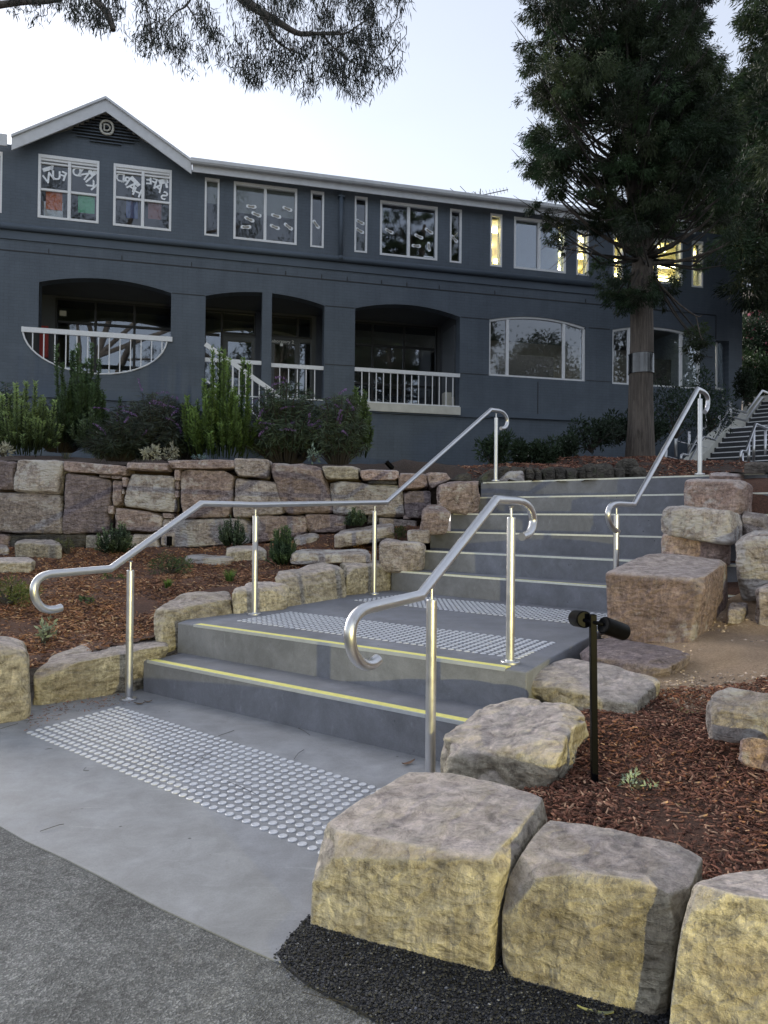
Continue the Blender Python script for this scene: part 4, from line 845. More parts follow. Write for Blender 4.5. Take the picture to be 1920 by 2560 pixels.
def foot(parent, u, z, s, ang, off):
    out = []; L_ = .5*s
    prof = [(-1,.0),(-.95,.25),(-.6,.36),(-.1,.24),(.35,.34),(.8,.40),(1,.1),(.95,-.2),(.5,-.38),(-.1,-.26),(-.6,-.34),(-.95,-.22)]
    for k, (sc, mt) in enumerate(((1, 'paper'), (.62, 'paper2'))):
        pts = [(u+(x*cos(ang)-y*sin(ang))*L_*sc, z+(x*sin(ang)+y*cos(ang))*L_*sc) for x, y in prof]
        v = [Wd(a, b, off+.004*k) for a, b in pts]+[Wd(a, b, off+.004*k+.002) for a, b in pts]; n = len(prof)
        mesh('footprint_cutout', v, [tuple(range(n)), tuple(range(n, 2*n))[::-1]]+[(i, (i+1) % n, n+(i+1) % n, n+i) for i in range(n)], M[mt], parent)
def text(parent, s, u, z, size, off, ang=0, mirror=True, mat='paper', name='paper_letter'):
    cu = bpy.data.curves.new('t', 'FONT'); cu.body = s; cu.size = size; cu.extrude = .002; cu.offset = .007 if name == 'paper_letter' else 0; cu.align_x = 'CENTER'; cu.align_y = 'CENTER'
    o = bpy.data.objects.new('t', cu); COL.objects.link(o); me = bpy.data.meshes.new_from_object(o.evaluated_get(bpy.context.evaluated_depsgraph_get())); bpy.data.objects.remove(o)
    for v in me.vertices:
        x, y = v.co.x*(-1 if mirror else 1), v.co.y; v.co = Vector(Wd(u+x*cos(ang)-y*sin(ang), z+x*sin(ang)+y*cos(ang), off+v.co.z))
    me.name = name; me.materials.clear(); return put(name, me, M[mat], parent)
for i, ((tl, br, mu, tr, kd), r) in enumerate(zip(wins, WR)):
    u0, z0, u1, z1 = r; fw = .055 if (u1-u0) > .9 else .045; off = .012
    m = MB(); bar(m, u0, z0, u0+fw, z1, off, .10); bar(m, u1-fw, z0, u1, z1, off, .10); bar(m, u0+fw, z0, u1-fw, z0+fw, off, .10); bar(m, u0+fw, z1-fw*1.4, u1-fw, z1, off, .10)
    fr = m.out('window', M['white'], bl)
    m = MB(); bar(m, u0+fw, z0+fw, u1-fw, z1-fw*1.4, -.065, .006); m.out('pane', M['glassclear'] if kd == 'lit' else (M['glass'] if i in (6, 9) else M['glassweak']), fr)
    ms_ = [F(p)[0] for p in mu]
    for um in ms_:
        m = MB(); bar(m, um-.035, z0+fw+.002, um+.035, z1-fw*1.4-.002, -.005, .075); m.out('mullion', M['white'], fr)
    if kd.startswith('sign'):
        zt = F(tr[0])[1]; a = u0
        for q in range(2):
            b0, b1 = (u0+fw+.002, ms_[0]-.037) if q == 0 else (ms_[0]+.037, u1-fw-.002)
            m = MB(); bar(m, b0, zt-.025, b1, zt+.025, -.02, .055); m.out('meeting_rail', M['white'], fr)
            m = MB(); bar(m, b0, z1-fw*1.4-.13, b1, z1-fw*1.4-.09, -.02, .05); bar(m, b0, z1-fw*1.4-.055, b1, z1-fw*1.4-.003, -.012, .05); m.out('sash_rail', M['white'], fr)
    if kd == 'sign1':
        for s_, p, a in (('F',zA(328,500),-.3),('U',zA(292,496),.0),('N',zA(253,507),.65),('D',zA(399,478),.05),('N',zA(432,490),-.55),('I',zA(459,516),-.75),('K',zA(477,546),-.75)):
            u, z = F(p, -.05); text(fr, s_, u, z, .30, -.058, a)
        for s_, p, a in (('♥',zA(480,482),.4),):
            u, z = F(p, -.05); m = MB(); pts = [(16*sin(t)**3, 13*cos(t)-5*cos(2*t)-2*cos(3*t)-cos(4*t)) for t in np.linspace(0, 2*pi, 20)[:-1]]; v = [Wd(u+x*.0065, z+y*.0065, -.057) for x, y in pts]; mesh('paper_heart', v, [tuple(range(len(v)))], M['paper'], fr)
        u, z = F(zA(250,460), -.05); m = MB(); beam(m, (u-.12, z-.05), (u+.10, z+.05), .09, -.055, .004); beam(m, (u+.06, z-.02), (u+.10, z+.11), .06, -.055, .004); m.out('paper_cutout', M['paper'], fr)
        for (p, q, c) in ((zA(238,574), zA(322,678), 'or'), (zA(405,592), zA(490,695), 'gr')):
            a, b = F(p, -.12), F(q, -.12); m = MB(); bar(m, a[0], b[1], b[0], a[1], -.12, .006); m.out('coloured_card', M['card_'+c], fr)
        a, b = F(zA(228,628), -.14), F(zA(326,715), -.14); m = MB(); bar(m, a[0], b[1], b[0], a[1], -.14, .006); m.out('paper_sheet', M['paper'], fr)
    if kd == 'sign2':
        for s_, p, a in (('D',zA(624,507),-.1),('R',zA(652,522),-.55),('A',zA(684,554),-.6),('H',zA(711,583),-.35),('E',zA(773,520),.05),('F',zA(800,533),-.3),('A',zA(823,558),-.6),('S',zA(851,601),-.5)):
            u, z = F(p, -.05); text(fr, s_, u, z, .30, -.058, a)
        u, z = F(zA(700,525), -.05); m = MB(); beam(m, (u-.10, z+.10), (u+.10, z-.10), .10, -.055, .004); m.out('paper_cutout', M['paper'], fr)
        u, z = F(zA(845,528), -.05); m = MB(); beam(m, (u-.10, z-.02), (u+.12, z+.05), .12, -.055, .004); beam(m, (u+.05, z+.1), (u+.10, z-.14), .06, -.055, .004); m.out('paper_cutout', M['paper'], fr)
        for (p, q, c) in ((zA(655,622), zA(714,720), 'bl'), (zA(768,632), zA(836,725), 'rd')):
            a, b = F(p, -.12), F(q, -.12); m = MB(); bar(m, a[0], b[1], b[0], a[1], -.12, .006); m.out('coloured_card', M['card_'+c], fr)
    if kd in ('blindtop', 'blindhalf'):
        zb = z1-(z1-z0)*(.40 if kd == 'blindtop' else .50); m = MB(); bar(m, u0+fw, zb, u1-fw, z1-.03, -.12, .01); m.out('blind', M['blind'], fr)
    if kd == 'blindlit':
        m = MB(); bar(m, u0+fw, z0+.03, u1-fw-.12, z1-.03, -.12, .01); m.out('blind', M['blindlit'], fr)
    fts = {3: [(zA(1303,656),0),(zA(1330,697),-.3),(zA(1293,722),-.35),(zA(1275,762),.1),(zA(1425,762),-.3),(zA(1432,705),-.2),(zA(1490,668),-.3),(zA(1495,760),-.6)], 4: [(zB(187,437),-.9)], 5: [(zB(415,425),-.4),(zB(413,470),-.45)],
           6: [(zB(566,472),-.4),(zB(773,472),-.5),(zB(720,500),-.35),(zB(707,549),0),(zB(772,553),-1.5)], 7: [(zB(905,513),-.8)]}.get(i, [])
    for p, a in fts: u, z = F(p, -.05); foot(fr, u, z, .27, a, -.057)
m = MB(); a = F(zB(745,600), -.05); b = F(zB(795,610), -.05); bar(m, a[0], b[1], b[0], a[1], -.056, .004); m.out('paper_note', M['paper'], bl)

# floors, interior rooms and verandah
zf1 = zs-.2
def slab(name, u0, u1, z0, z1, o0, o1, mat): m = MB(); m.box(Wd((u0+u1)/2, (z0+z1)/2, (o0+o1)/2), TU*(u1-u0)/2, NO*abs(o1-o0)/2, (0,0,(z1-z0)/2)); return m.out(name, mat, bl)
ulit = F(zB(1020,500))[0]
slab('upper_floor', UL+.1, UR-.1, zf1-.1, zf1+.1, -.33, -6, M['inner'])
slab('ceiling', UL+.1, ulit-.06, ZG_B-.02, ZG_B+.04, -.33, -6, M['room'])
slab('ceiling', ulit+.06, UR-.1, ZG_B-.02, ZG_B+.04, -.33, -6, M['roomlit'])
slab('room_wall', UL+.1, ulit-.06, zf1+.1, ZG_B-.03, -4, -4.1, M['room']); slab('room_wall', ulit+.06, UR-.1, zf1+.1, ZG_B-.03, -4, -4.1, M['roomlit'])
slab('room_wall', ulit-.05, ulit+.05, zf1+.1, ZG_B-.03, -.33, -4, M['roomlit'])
slab('end_wall', UR-.3, UR-.01, 1.6, F((1856,597))[1], -.33, -9, M['wall']); slab('end_wall', UL, UL+.1, 1.6, ZG_T, -.33, -9, M['wall'])
slab('rear_wall', UL, UR, 1.6, ZG_B, -9, -9.2, M['wall'])
for u in np.linspace(ulit+.7, UR-.9, 5):
    for o_ in (-.9, -2.1, -3.2):
        m = MB(); m.box(Wd(u, ZG_B-.10, o_), TU*.6, NO*.05, (0,0,.02)); f = m.out('ceiling_light', M['tubelight'], bl)
zc = ZAP+.05
slab('verandah_ceiling', UL+.1, uc_1+.9, zc, zc+.1, -.33, -2.4, M['inner']); slab('verandah_floor', UL+.1, uc_1+.9, zslab-.05, zfl, .06, -2.4, M['render'])
slab('balcony_edge', uc_0, uc_1, zslab-.01, zfl+.02, .12, .065, M['cream'])
OFI = -1.9
# inner wall with window bands
def innerF(p): return F(p, OFI)
def glazed(name, p0, p1, mull, trans, fm=M['darkframe'], gm=M['glass'], wd=.05):
    a, b = innerF(p0), innerF(p1); u0, z1, u1, z0 = a[0], min(a[1], zc-.06), b[0], max(b[1], zfl+.02)
    m = MB(); bar(m, u0, z0, u0+wd, z1, OFI, .09); bar(m, u1-wd, z0, u1, z1, OFI, .09); bar(m, u0+wd, z0, u1-wd, z0+wd, OFI, .09); bar(m, u0+wd, z1-wd, u1-wd, z1, OFI, .09)
    fr = m.out(name, fm, bl); us_ = [u0+wd]+[innerF(q)[0] for q in mull]+[u1-wd]
    for q in us_[1:-1]: m = MB(); bar(m, q-.03, z0+wd+.002, q+.03, z1-wd-.002, OFI-.005, .07); m.out('mullion', fm, fr)
    for q in trans:
        zz = innerF(q)[1]
        for k in range(len(us_)-1): m = MB(); bar(m, us_[k]+.032, zz-.03, us_[k+1]-.032, zz+.03, OFI-.008, .06); m.out('transom', fm, fr)
    m = MB(); bar(m, u0+wd, z0+wd, u1-wd, z1-wd, OFI-.05, .006); m.out('pane', gm, fr); return fr, (u0, z0, u1, z1)
g1, q1 = glazed('window', zD(288,158), zD(905,640), [zD(495,300), zD(697,300)], [zD(400,325)])
g2, q2 = glazed('window', zD(1050,228), zD(1150,700), [], [zD(1100,385)])
g3, q3 = glazed('window', zD(1148,232), zD(1326,392), [], [])
g3b, q3b = glazed('door', zD(1160,394), zD(1322,760), [], [zD(1250,600)], M['doorgrey'], wd=.12)
g4, q4 = glazed('window', zD(1405,258), zD(1616,412), [zD(1545,330)], [])
g4b, q4b = glazed('door', zD(1405,414), zD(1545,760), [], [], M['doorgrey'], wd=.10); g4c, _ = glazed('window', zD(1547,414), zD(1616,760), [], [], M['doorgrey'])
g5, q5 = glazed('window', zE(470,195), zE(916,700), [zE(585,300), zE(748,300)], [zE(700,345), zE(700,545)])
text(g4b, 'Laboratory 2', *innerF(zD(1461,423)), .13, OFI+.006, 0, False, 'paper', 'lettering')
m = MB(); a, b = innerF(zD(1452,432)), innerF(zD(1467,447)); bar(m, a[0], b[1], b[0], a[1], OFI+.008, .006); m.out('door_notice', M['paper'], bl)
m = MB(); a, b = innerF(zD(310,262)), innerF(zD(344,291)); bar(m, a[0], b[1], b[0], a[1], OFI+.01, .006); m.out('notice', M['cream'], bl)
a, b = F(zD(206,340), -1.2), F(zD(247,505), -1.2); m = MB(); m.box(Wd((a[0]+b[0])/2, (a[1]+b[1])/2, -1.25), TU*(b[0]-a[0])/2, NO*.05, (0,0,(a[1]-b[1])/2)); m.out('red_panel', M['rust'], bl)
# solid inner wall pieces around the glazing
hol = [rpoly(q) for q in (q1, (q2[0], q2[1], q2[2], q2[3]), q3, q3b, q4, (q4b[0], q4b[1], innerF(zD(1616,700))[0], q4b[3]), q5)]
hol = [[(x+(.03 if k in (0, 3) else -.03), z+(.03 if k in (0, 1) else -.03)) for k, (x, z) in enumerate(h)] for h in hol]
plate('inner_wall', [(UL+.2, zslab), (uc_1+.9, zslab), (uc_1+.9, zc-.002), (UL+.2, zc-.002)], hol, .10, OFI-.01, M['inner'])
slab('room_wall', UL+.1, UR-.4, zslab, zf1-.12, -5.5, -5.6, M['room'])
slab('partition', uc_1+.05, uc_1+.15, zfl, zc, -.33, -1.8, M['inner'])
m = MB(); a = F(zE(1015,350), -.7); m.box(Wd(uc_1+.0, F(zE(1015,430),-.7)[1], -.9), TU*.03, NO*.5, (0,0,1.0)); m.out('door', M['doorgrey'], bl)
slab('cabinet', F(zE(955,600), -.6)[0], F(zE(1025,600), -.6)[0], zfl, F(zE(990,585), -.6)[1], -.55, -.8, M['cream'])
slab('bench', innerF(zE(500,540))[0], innerF(zE(900,540))[0], zfl, innerF(zE(700,548))[1], OFI-.5, OFI-1.1, M['darkframe'])
for u_ in np.linspace(uc_1+2, UR-1.5, 4):
    m = MB(); m.box(Wd(u_, zf1-.16, -1.0), TU*.5, NO*.3, (0,0,.02)); m.out('ceiling_light', M['dimpanel'], bl)
slab('floor_right', uc_1+.9, UR-.3, zslab-.1, zslab, -.33, -5.5, M['room']); slab('room_wall', uc_1+.9, uc_1+1.0, zslab, zc, -.33, -5.5, M['room'])
slab('blackboard', F(zR(-150,400),-3)[0], F(zR(225,400),-3)[0], zslab+.02, F(zR(0,365),-3)[1], -3, -3.1, M['darkframe'])
slab('blackboard', F(zR(880,400),-3)[0], F(zR(1010,400),-3)[0], zslab+.02, F(zR(1000,400),-3)[1], -3, -3.1, M['darkframe'])
# glazed arched windows with white frames
def archwin(op, u0, u1, zb, mullpx):
    k = 22; top = op[:k]; w_ = .05; m = MB()
    inner = [(u0+w_+(x-u0)*(u1-u0-2*w_)/(u1-u0), z-w_) for x, z in top]
    for i in range(k-1):
        m.hexa([Wd(*inner[i], -.10), Wd(*inner[i+1], -.10), Wd(*inner[i+1], -.03), Wd(*inner[i], -.03), Wd(*top[i], -.10), Wd(*top[i+1], -.10), Wd(*top[i+1], -.03), Wd(*top[i], -.03)])
    bar(m, u0, zb, u0+w_, top[0][1]-w_, -.03, .07); bar(m, u1-w_, zb, u1, top[-1][1]-w_, -.03, .07); bar(m, u0+w_, zb, u1-w_, zb+w_, -.02, .09)
    fr = m.out('window', M['white'], bl)
    for p in mullpx:
        um = F(p, -.05)[0]; zt = np.interp(um, [q[0] for q in inner], [q[1] for q in inner]); m = MB(); bar(m, um-.035, zb+w_+.002, um+.035, zt-.004, -.035, .06); m.out('mullion', M['white'], fr)
    v = [Wd(x, z, -.085) for x, z in inner+[(u1-w_, zb+w_), (u0+w_, zb+w_)]]; mesh('pane', v, [tuple(range(len(v)))], M['glass'], fr)
archwin(op5, ud0, ud1, zsill, [zE(1283,350), zE(1575,350)]); archwin(op6, ue0, ue1, zsill2, [zR(727,400), zR(1077,400)])
a = rectpx(zR(1308,275), zR(1374,603), -.25); m = MB(); bar(m, a[0], a[1], a[0]+.05, a[3], -.22, .06); bar(m, a[2]-.05, a[1], a[2], a[3], -.22, .06); bar(m, a[0]+.05, a[1], a[2]-.05, a[1]+.05, -.22, .06); fr = m.out('window', M['white'], bl)
m = MB(); bar(m, a[0]+.05, a[1]+.05, a[2]-.05, a[3], -.26, .006); m.out('pane', M['glass'], fr)
slab('reveal_wall', a[2]+.01, rw7[2]+.02, rw7[1], rw7[3], -.335, -.40, M['wall']); slab('reveal_wall', a[0], a[2]+.008, rw7[1], a[1]-.01, -.335, -.40, M['wall'])

# balustrades
def balustrade(name, pts, zfn, z_low, w_=.10, off=.05, gap=.235, nb=None, low=True, label=None):
    (u0, z0), (u1, z1) = pts; m = MB(); beam(m, (u0, z0), (u1, z1), w_, off, .06); fr = m.out(name, M['white'], bl)
    nb = nb or max(2, int(round((u1-u0)/gap)))
    for k in range(1, nb):
        u = u0+(u1-u0)*k/nb; zt = z0+(z1-z0)*k/nb-w_/2; zl = zfn(u)
        if zt-zl < .05: continue
        m = MB(); bar(m, u-.012, zl, u+.012, zt, off-.018, .024); m.out('bar', M['white'], fr)
    if low: m = MB(); beam(m, (u0, z_low), (u1, z_low), .03, off-.015, .03); m.out('bottom_rail', M['white'], fr)
    return fr
zr0 = F(zD(118,359), .05); zr1 = F(zD(850,407), .05); zrm = (zr0[1]+zr1[1])/2
uc, ur = (uc0+uc1)/2, (uc1-uc0)/2
fz = lambda u: zr-(zr-zbot)*math.sqrt(max(0, 1-((u-uc)/ur)**2))*.985
b1_ = balustrade('balustrade', ((uc0-.02, zrm), (uc1+.12, zrm)), fz, 0, .12, .05, nb=14, low=False)
m = MB(); m.tube([Wd(u, z+.02, .02) for u, z in half[::-1]], .02, 6); m.out('curved_rail', M['white'], b1_)
zb_ = F(zE(760,480))[1]; zl_ = F(zE(800,645))[1]
balustrade('balustrade', ((ub0, F(zD(1250,525))[1]), (ub1, F(zD(1250,525))[1])), lambda u: zl_, zl_, .10, -.05)
balustrade('balustrade', ((ub2, F(zE(200,447))[1]), (ub3, F(zE(200,447))[1])), lambda u: zl_, zl_, .10, -.05)
balustrade('balustrade', ((uc_0, zb_), (uc_1, zb_)), lambda u: zl_, zl_, .10, .05, nb=15)
# outside stair rail slanting down from the door
e0, e1 = F(zD(1064,435), 1.0), F(zD(1482,728), 1.0); m = MB(); beam(m, e0, e1, .11, 1.0, .05); beam(m, (e0[0], e0[1]-.85), (e1[0], e1[1]-.85), .04, 1.0, .03); sr = m.out('stair_balustrade', M['white'], bl)
for k in range(1, 12):
    u = e0[0]+(e1[0]-e0[0])*k/12; z = e0[1]+(e1[1]-e0[1])*k/12; m = MB(); bar(m, u-.012, z-.85, u+.012, z-.05, .985, .024); m.out('bar', M['white'], sr)
m = MB(); v = [Wd(e0[0]-.3, e0[1]-1.0, 1.05), Wd(e1[0]+.4, e1[1]-1.05, 1.05)]; m.hexa([v[0]-[0,0,.5], v[1]-[0,0,.5], Wd(e1[0]+.4, e1[1]-1.55, .05), Wd(e0[0]-.3, e0[1]-1.5, .05), v[0], v[1], Wd(e1[0]+.4, e1[1]-1.05, .05), Wd(e0[0]-.3, e0[1]-1.0, .05)]); m.out('outside_stair', M['render'], bl)

# roof aerial
an = empty('television_aerial', tuple(aty((1201,520), 24)), 'thin metal television aerial standing on the roof', 'aerial')
def A_(p): return aty(p, 24)
m = MB(); m.tube([A_((1201,530)), A_((1201,472))], .018, 6); m.out('mast', M['darkframe'], an)
m = MB(); m.tube([A_((1163,497)), A_((1270,474))], .015, 6); m.out('boom', M['darkframe'], an)
for k in range(12):
    t = k/11; P = A_((1175+93*t, 494.5-20*t)); L_ = .22-.12*t; m = MB(); m.tube([P+np.array([-.3*L_, -.5*L_, L_*.6]), P-np.array([-.3*L_, -.5*L_, L_*.6])], .008, 4); m.out('element', M['darkframe'], an)
for p, q in (((1125,471),(1153,492)), ((1150,465),(1175,491)), ((1183,479),(1201,492)), ((1206,490),(1243,504)), ((1160,500),(1190,488))):
    m = MB(); m.tube([A_(p), A_(q)], .010, 5); m.out('element', M['darkframe'], an)

# ================================================================== FAR STAIRCASE AT THE RIGHT
SDU = np.array([cos(radians(43)), -sin(radians(43))]); SNU = np.array([sin(radians(43)), cos(radians(43))])
fs = empty('far_staircase', tuple(aty(k6(585,1690), 16.6)), 'distant dark staircase with white nosings climbing away at the right beyond the conifer', 'staircase')
S0 = aty(k6(572,1612), 16.6); rr_, tt_ = .150, .285; sx0, sy0 = float(SDU@S0[:2]), float(SNU@S0[:2]); zb0 = S0[2]-rr_
for i in range(16):
    t = sy0+tt_*i+(0 if i < 2 else .2)+(0 if i < 9 else .8); z = zb0+rr_*(i+1); m = MB(); pl_ = [L2W(SDU,SNU,sx0,t), L2W(SDU,SNU,sx0+4.5,t), L2W(SDU,SNU,sx0+4.5,t+6), L2W(SDU,SNU,sx0,t+6)]
    m.prism(pl_, z-rr_-.05-(1 if i == 0 else 0), z); m.out('step', M['darkstep'], fs)
    a, b = L2W(SDU,SNU,sx0+.05,t-.006), L2W(SDU,SNU,sx0+4.4,t-.006); c_, d_ = L2W(SDU,SNU,sx0+4.4,t+.05), L2W(SDU,SNU,sx0+.05,t+.05)
    m = MB(); m.hexa([(*a,z-.016),(*b,z-.016),(*c_,z-.016),(*d_,z-.016),(*a,z+.006),(*b,z+.006),(*c_,z+.006),(*d_,z+.006)]); m.out('nosing_strip', M['white'], fs)
# cream side wall following the flight: defined by photo points on its vertical plane
sp_ = vplane(S0, S0+np.array([SNU[0], SNU[1], 0]))
bw = empty('stair_side_wall', tuple(S0), 'cream rendered side wall stepping up beside the distant staircase', 'wall')
topl = [k6(395,1625), k6(800,1300), k6(1040,935+60), k6(1250,1000), k6(1515,660), k6(1950,700)]
tp_ = [k6(395,1620), k6(430,1620), k6(805,1305), k6(1040,1010), k6(1250,1005), k6(1520,665), k6(1900,640)]
tpw = [sp_(p) for p in tp_]; th_ = np.array([SDU[0], SDU[1], 0])*-.35
v = [q for q in tpw]+[np.array([q[0], q[1], 1.7]) for q in tpw]; v = v+[q+th_ for q in v]; n = len(tpw)
f = [tuple(range(n))+tuple(range(2*n-1, n-1, -1)), (tuple(range(n))+tuple(range(2*n-1, n-1, -1)))[::-1]]; f[1] = tuple(i+2*n for i in f[1])
f += [(i, i+1, 2*n+i+1, 2*n+i) for i in range(n-1)]+[(n-1, 2*n-1, 4*n-1, 3*n-1), (0, n, 3*n, 2*n)]
mesh('side_wall', v, f, M['cream'], bw)
A = sp_(k6(395,1690)); m = MB(); m.box(A+th_*1.0+np.array([-.45*SNU[0],-.45*SNU[1],.06]), np.array([SNU[0],SNU[1],0])*.35, np.array([SDU[0],SDU[1],0])*.75, (0,0,.10)); m.box(A+th_*1.0+np.array([-.45*SNU[0],-.45*SNU[1],-.20]), np.array([SNU[0],SNU[1],0])*.30, np.array([SDU[0],SDU[1],0])*.68, (0,0,.16)); m.out('plinth', M['cream'], bw)
pq = sp_(k6(1590,800)); m = MB(); m.box(pq+np.array([SDU[0],SDU[1],0])*.3, np.array([SNU[0],SNU[1],0])*.2, np.array([SDU[0],SDU[1],0])*.5, (0,0,.5)); m.out('pier', M['cream'], bw)
hr = empty('double_handrail', tuple(sp_(k6(320,1560))), 'double stainless handrail running up the cream side wall of the distant staircase', 'handrail')
for pts in ([(345,1395),(415,1418),(625,1035),(640,1010),(830,1055),(1043,712),(1285,787),(1530,458),(1630,500)], [(345,1520),(410,1562),(625,1170),(655,1140),(825,1188),(1043,832),(1278,905),(1528,563),(1620,595)]):
    m = MB(); m.tube([sp_(k6(*p))+np.array([SDU[0],SDU[1],0])*.08 for p in pts], .028, 8); o = m.out('rail', M['steel'], hr, True)
for a, b in (((345,1395),(345,1520)), ((1630,500),(1620,595))):
    pa, pb = sp_(k6(*a))+np.array([SDU[0],SDU[1],0])*.08, sp_(k6(*b))+np.array([SDU[0],SDU[1],0])*.08; out_ = np.array([SNU[0],SNU[1],0])*(-.12 if a[0] < 500 else .1)
    m = MB(); m.tube([pa, pa*.8+pb*.2+out_*.8, pa*.5+pb*.5+out_, pa*.2+pb*.8+out_*.8, pb], .028, 8); m.out('rail_return', M['steel'], hr, True)
for x, y0, y1 in ((237,1400,1610),(400,1225,1470),(543,1000,1290),(733,1040,1280),(978,735,910),(1163,790,990),(1330,595,790),(1515,480,640)):
    m = MB(); a, b = sp_(k6(x, y0))+th_*1.1, sp_(k6(x, y1))+th_*1.1; b = np.array([a[0], a[1], b[2]-.2]); m.tube([b, a], .036, 8); m.tube([a-[0,0,.28], a-[0,0,.42]-th_*1.2], .012, 6); m.out('post', M['steel'], hr, True)
# centre handrail nearer
h2 = empty('centre_handrail', tuple(aty(k6(1280,1690), 15.2)), 'slim stainless handrail with uprights in the middle of the distant staircase, at the right edge', 'handrail')
Q0 = aty(k6(1280,1690), 15.2); q_ = vplane(Q0, Q0+np.array([SNU[0], SNU[1], 0]))
m = MB(); m.tube([q_(k6(*p)) for p in ((1262,1500),(1250,1440),(1255,1370),(1270,1345),(1325,1358),(1475,948),(1640,1015),(1720,860),(1900,500))], .030, 8); m.out('rail', M['steel'], h2, True)
for x, y0, y1 in ((1278,1380,1690),(1375,1240,1500),(1450,1030,1505),(1620,1040,1500),(1760,800,1480)):
    m = MB(); a, b = q_(k6(x, y0)), q_(k6(x, y1)); m.tube([np.array([a[0], a[1], b[2]-.1]), a], .030, 8); m.out('post', M['steel'], h2, True)

# small edging stones above the upper landing
se = empty('stone_edging', (3.2, 10, 1.55), 'row of small rounded mossy stones edging the bark bed beyond the top step', 'stone edging')
for i, (x0, x1, y0, y1) in enumerate([(45,97,1118,1178),(100,150,1128,1190),(160,235,1125,1192),(238,312,1118,1186),(313,397,1125,1190),(398,450,1118,1172),(446,518,1098,1180),(508,640,1090,1180),(648,705,1130,1182),(680,795,1065,1145),(775,850,1120,1182),(-60,40,1120,1175),(-140,-60,1118,1180)]):
    yy = 9.9 if i != 9 else 10.2; a, b = aty(zR(x0, y1), yy), aty(zR(x1, y1), yy); t0, t1 = aty(zR(x0, y0), yy+.02), aty(zR(x1, y0), yy+.02); dv = np.array([0, .3, 0])
    stone('stone', [a-[0,0,.08], b-[0,0,.08], b+dv-[0,0,.08], a+dv-[0,0,.08], t0, t1, t1+dv, t0+dv], M['st_dark'], se, n=12, k=3.2, amp=.05, chips=5, seed=600+i, grow=1.12)
for i, (x0, x1, y0, y1, mt, lb) in enumerate([(1235,1386,988,1040,'st_pale','pale pointed rock lying at the top of the stairs behind the handrail post'),(1120,1240,980,1045,'st_dark','dark mossy rock at the top left of the upper steps'),(980,1110,995,1040,'st_dark','dark flat rock behind the end of the rock wall')]):
    yy = 8.7; a, b = aty(zE(x0, y1), yy), aty(zE(x1, y1), yy); t0, t1 = aty(zE(x0+50, y0+8), yy+.1), aty(zE(x1-20, y0), yy+.1); dv = np.array([0, .4, 0])
    o = stone('rock', [a-[0,0,.05], b-[0,0,.05], b+dv-[0,0,.05], a+dv-[0,0,.05], t0, t1, t1+dv*.6, t0+dv*.6], M[mt], None, n=16, k=5, amp=.05, chips=8, seed=650+i, chipd=.2, grow=1.05); tag(o, lb, 'rock')

# ================================================================== VEGETATION
def spike_shrub(label, pb, wpx, hpx, y, n, col, tip, name='needle_shrub', group=None, nl=.045, seed=0, spr=.34, low=.05, rad=1.0, dens=70, lean=0, tallf=None):
    global RNG
    RNG = np.random.default_rng(seed+900); P = aty(pb, y); W_ = wpx*y/FPX/2; H_ = hpx*y/FPX
    root = empty(name, tuple(P), label, 'shrub', group); Vs = []; core = MB()
    for i in range(n):
        r = sqrt(RNG.random()); a = RNG.uniform(0, 6.283); lay = RNG.random()
        top = H_*((1-.55*r*r)*(RNG.uniform(.72, 1.0) if lay > .35 else RNG.uniform(.35, .75)) if tallf is None else ((1-.18*r*r)*RNG.uniform(.8, 1.0) if lay < tallf else (1-.35*r*r)*RNG.uniform(.25, .74))); r2 = r*RNG.uniform(.8, 1.08)
        e = P+np.array([cos(a)*r2*W_+lean*top, sin(a)*r2*W_, top]); s = P+np.array([cos(a)*r*W_*spr, sin(a)*r*W_*spr, low*H_+RNG.uniform(0, .15)*H_]); c = np.array([s[0]*.25+e[0]*.75, s[1]*.25+e[1]*.75, s[2]+(e[2]-s[2])*.35])
        L_ = np.linalg.norm(e-s); k = max(8, int(dens*L_/.35)); t = RNG.uniform(.25, 1, k)**.8; t = np.sort(t); Q = s*((1-t)**2)[:, None]+c*(2*t*(1-t))[:, None]+e*(t**2)[:, None]
        T = unit(2*(1-t)[:, None]*(c-s)+2*t[:, None]*(e-c)); rd = unit(np.cross(T, RNG.normal(size=(k, 3)))); D_ = T*.75+rd*rad
        cc = np.array(col)*(1-t[:, None]**3)+np.array(tip)*t[:, None]**3; cc = cc*RNG.uniform(.7, 1.25)*RNG.uniform(.75, 1.2, (k, 1))
        Vs.append(leaves(Q, D_, nl*RNG.uniform(.7, 1.2, k), nl*.20+.003*y/8, cc, .5))
        pts = [s*(1-q)**2+c*2*q*(1-q)+e*q*q for q in (0, .35, .7, .97)]; core.tube(pts, [.006, .006, nl*.22, nl*.16], 5)
    V, F_, C = cat(Vs); fastmesh('foliage', V, F_, M['leaf'], root, C)
    o = core.out('stem', None, root, True); o.data.materials.append(M['leaf']); attr_col(o.data, np.tile(np.array(col)*.6, (len(o.data.vertices), 1))); return root
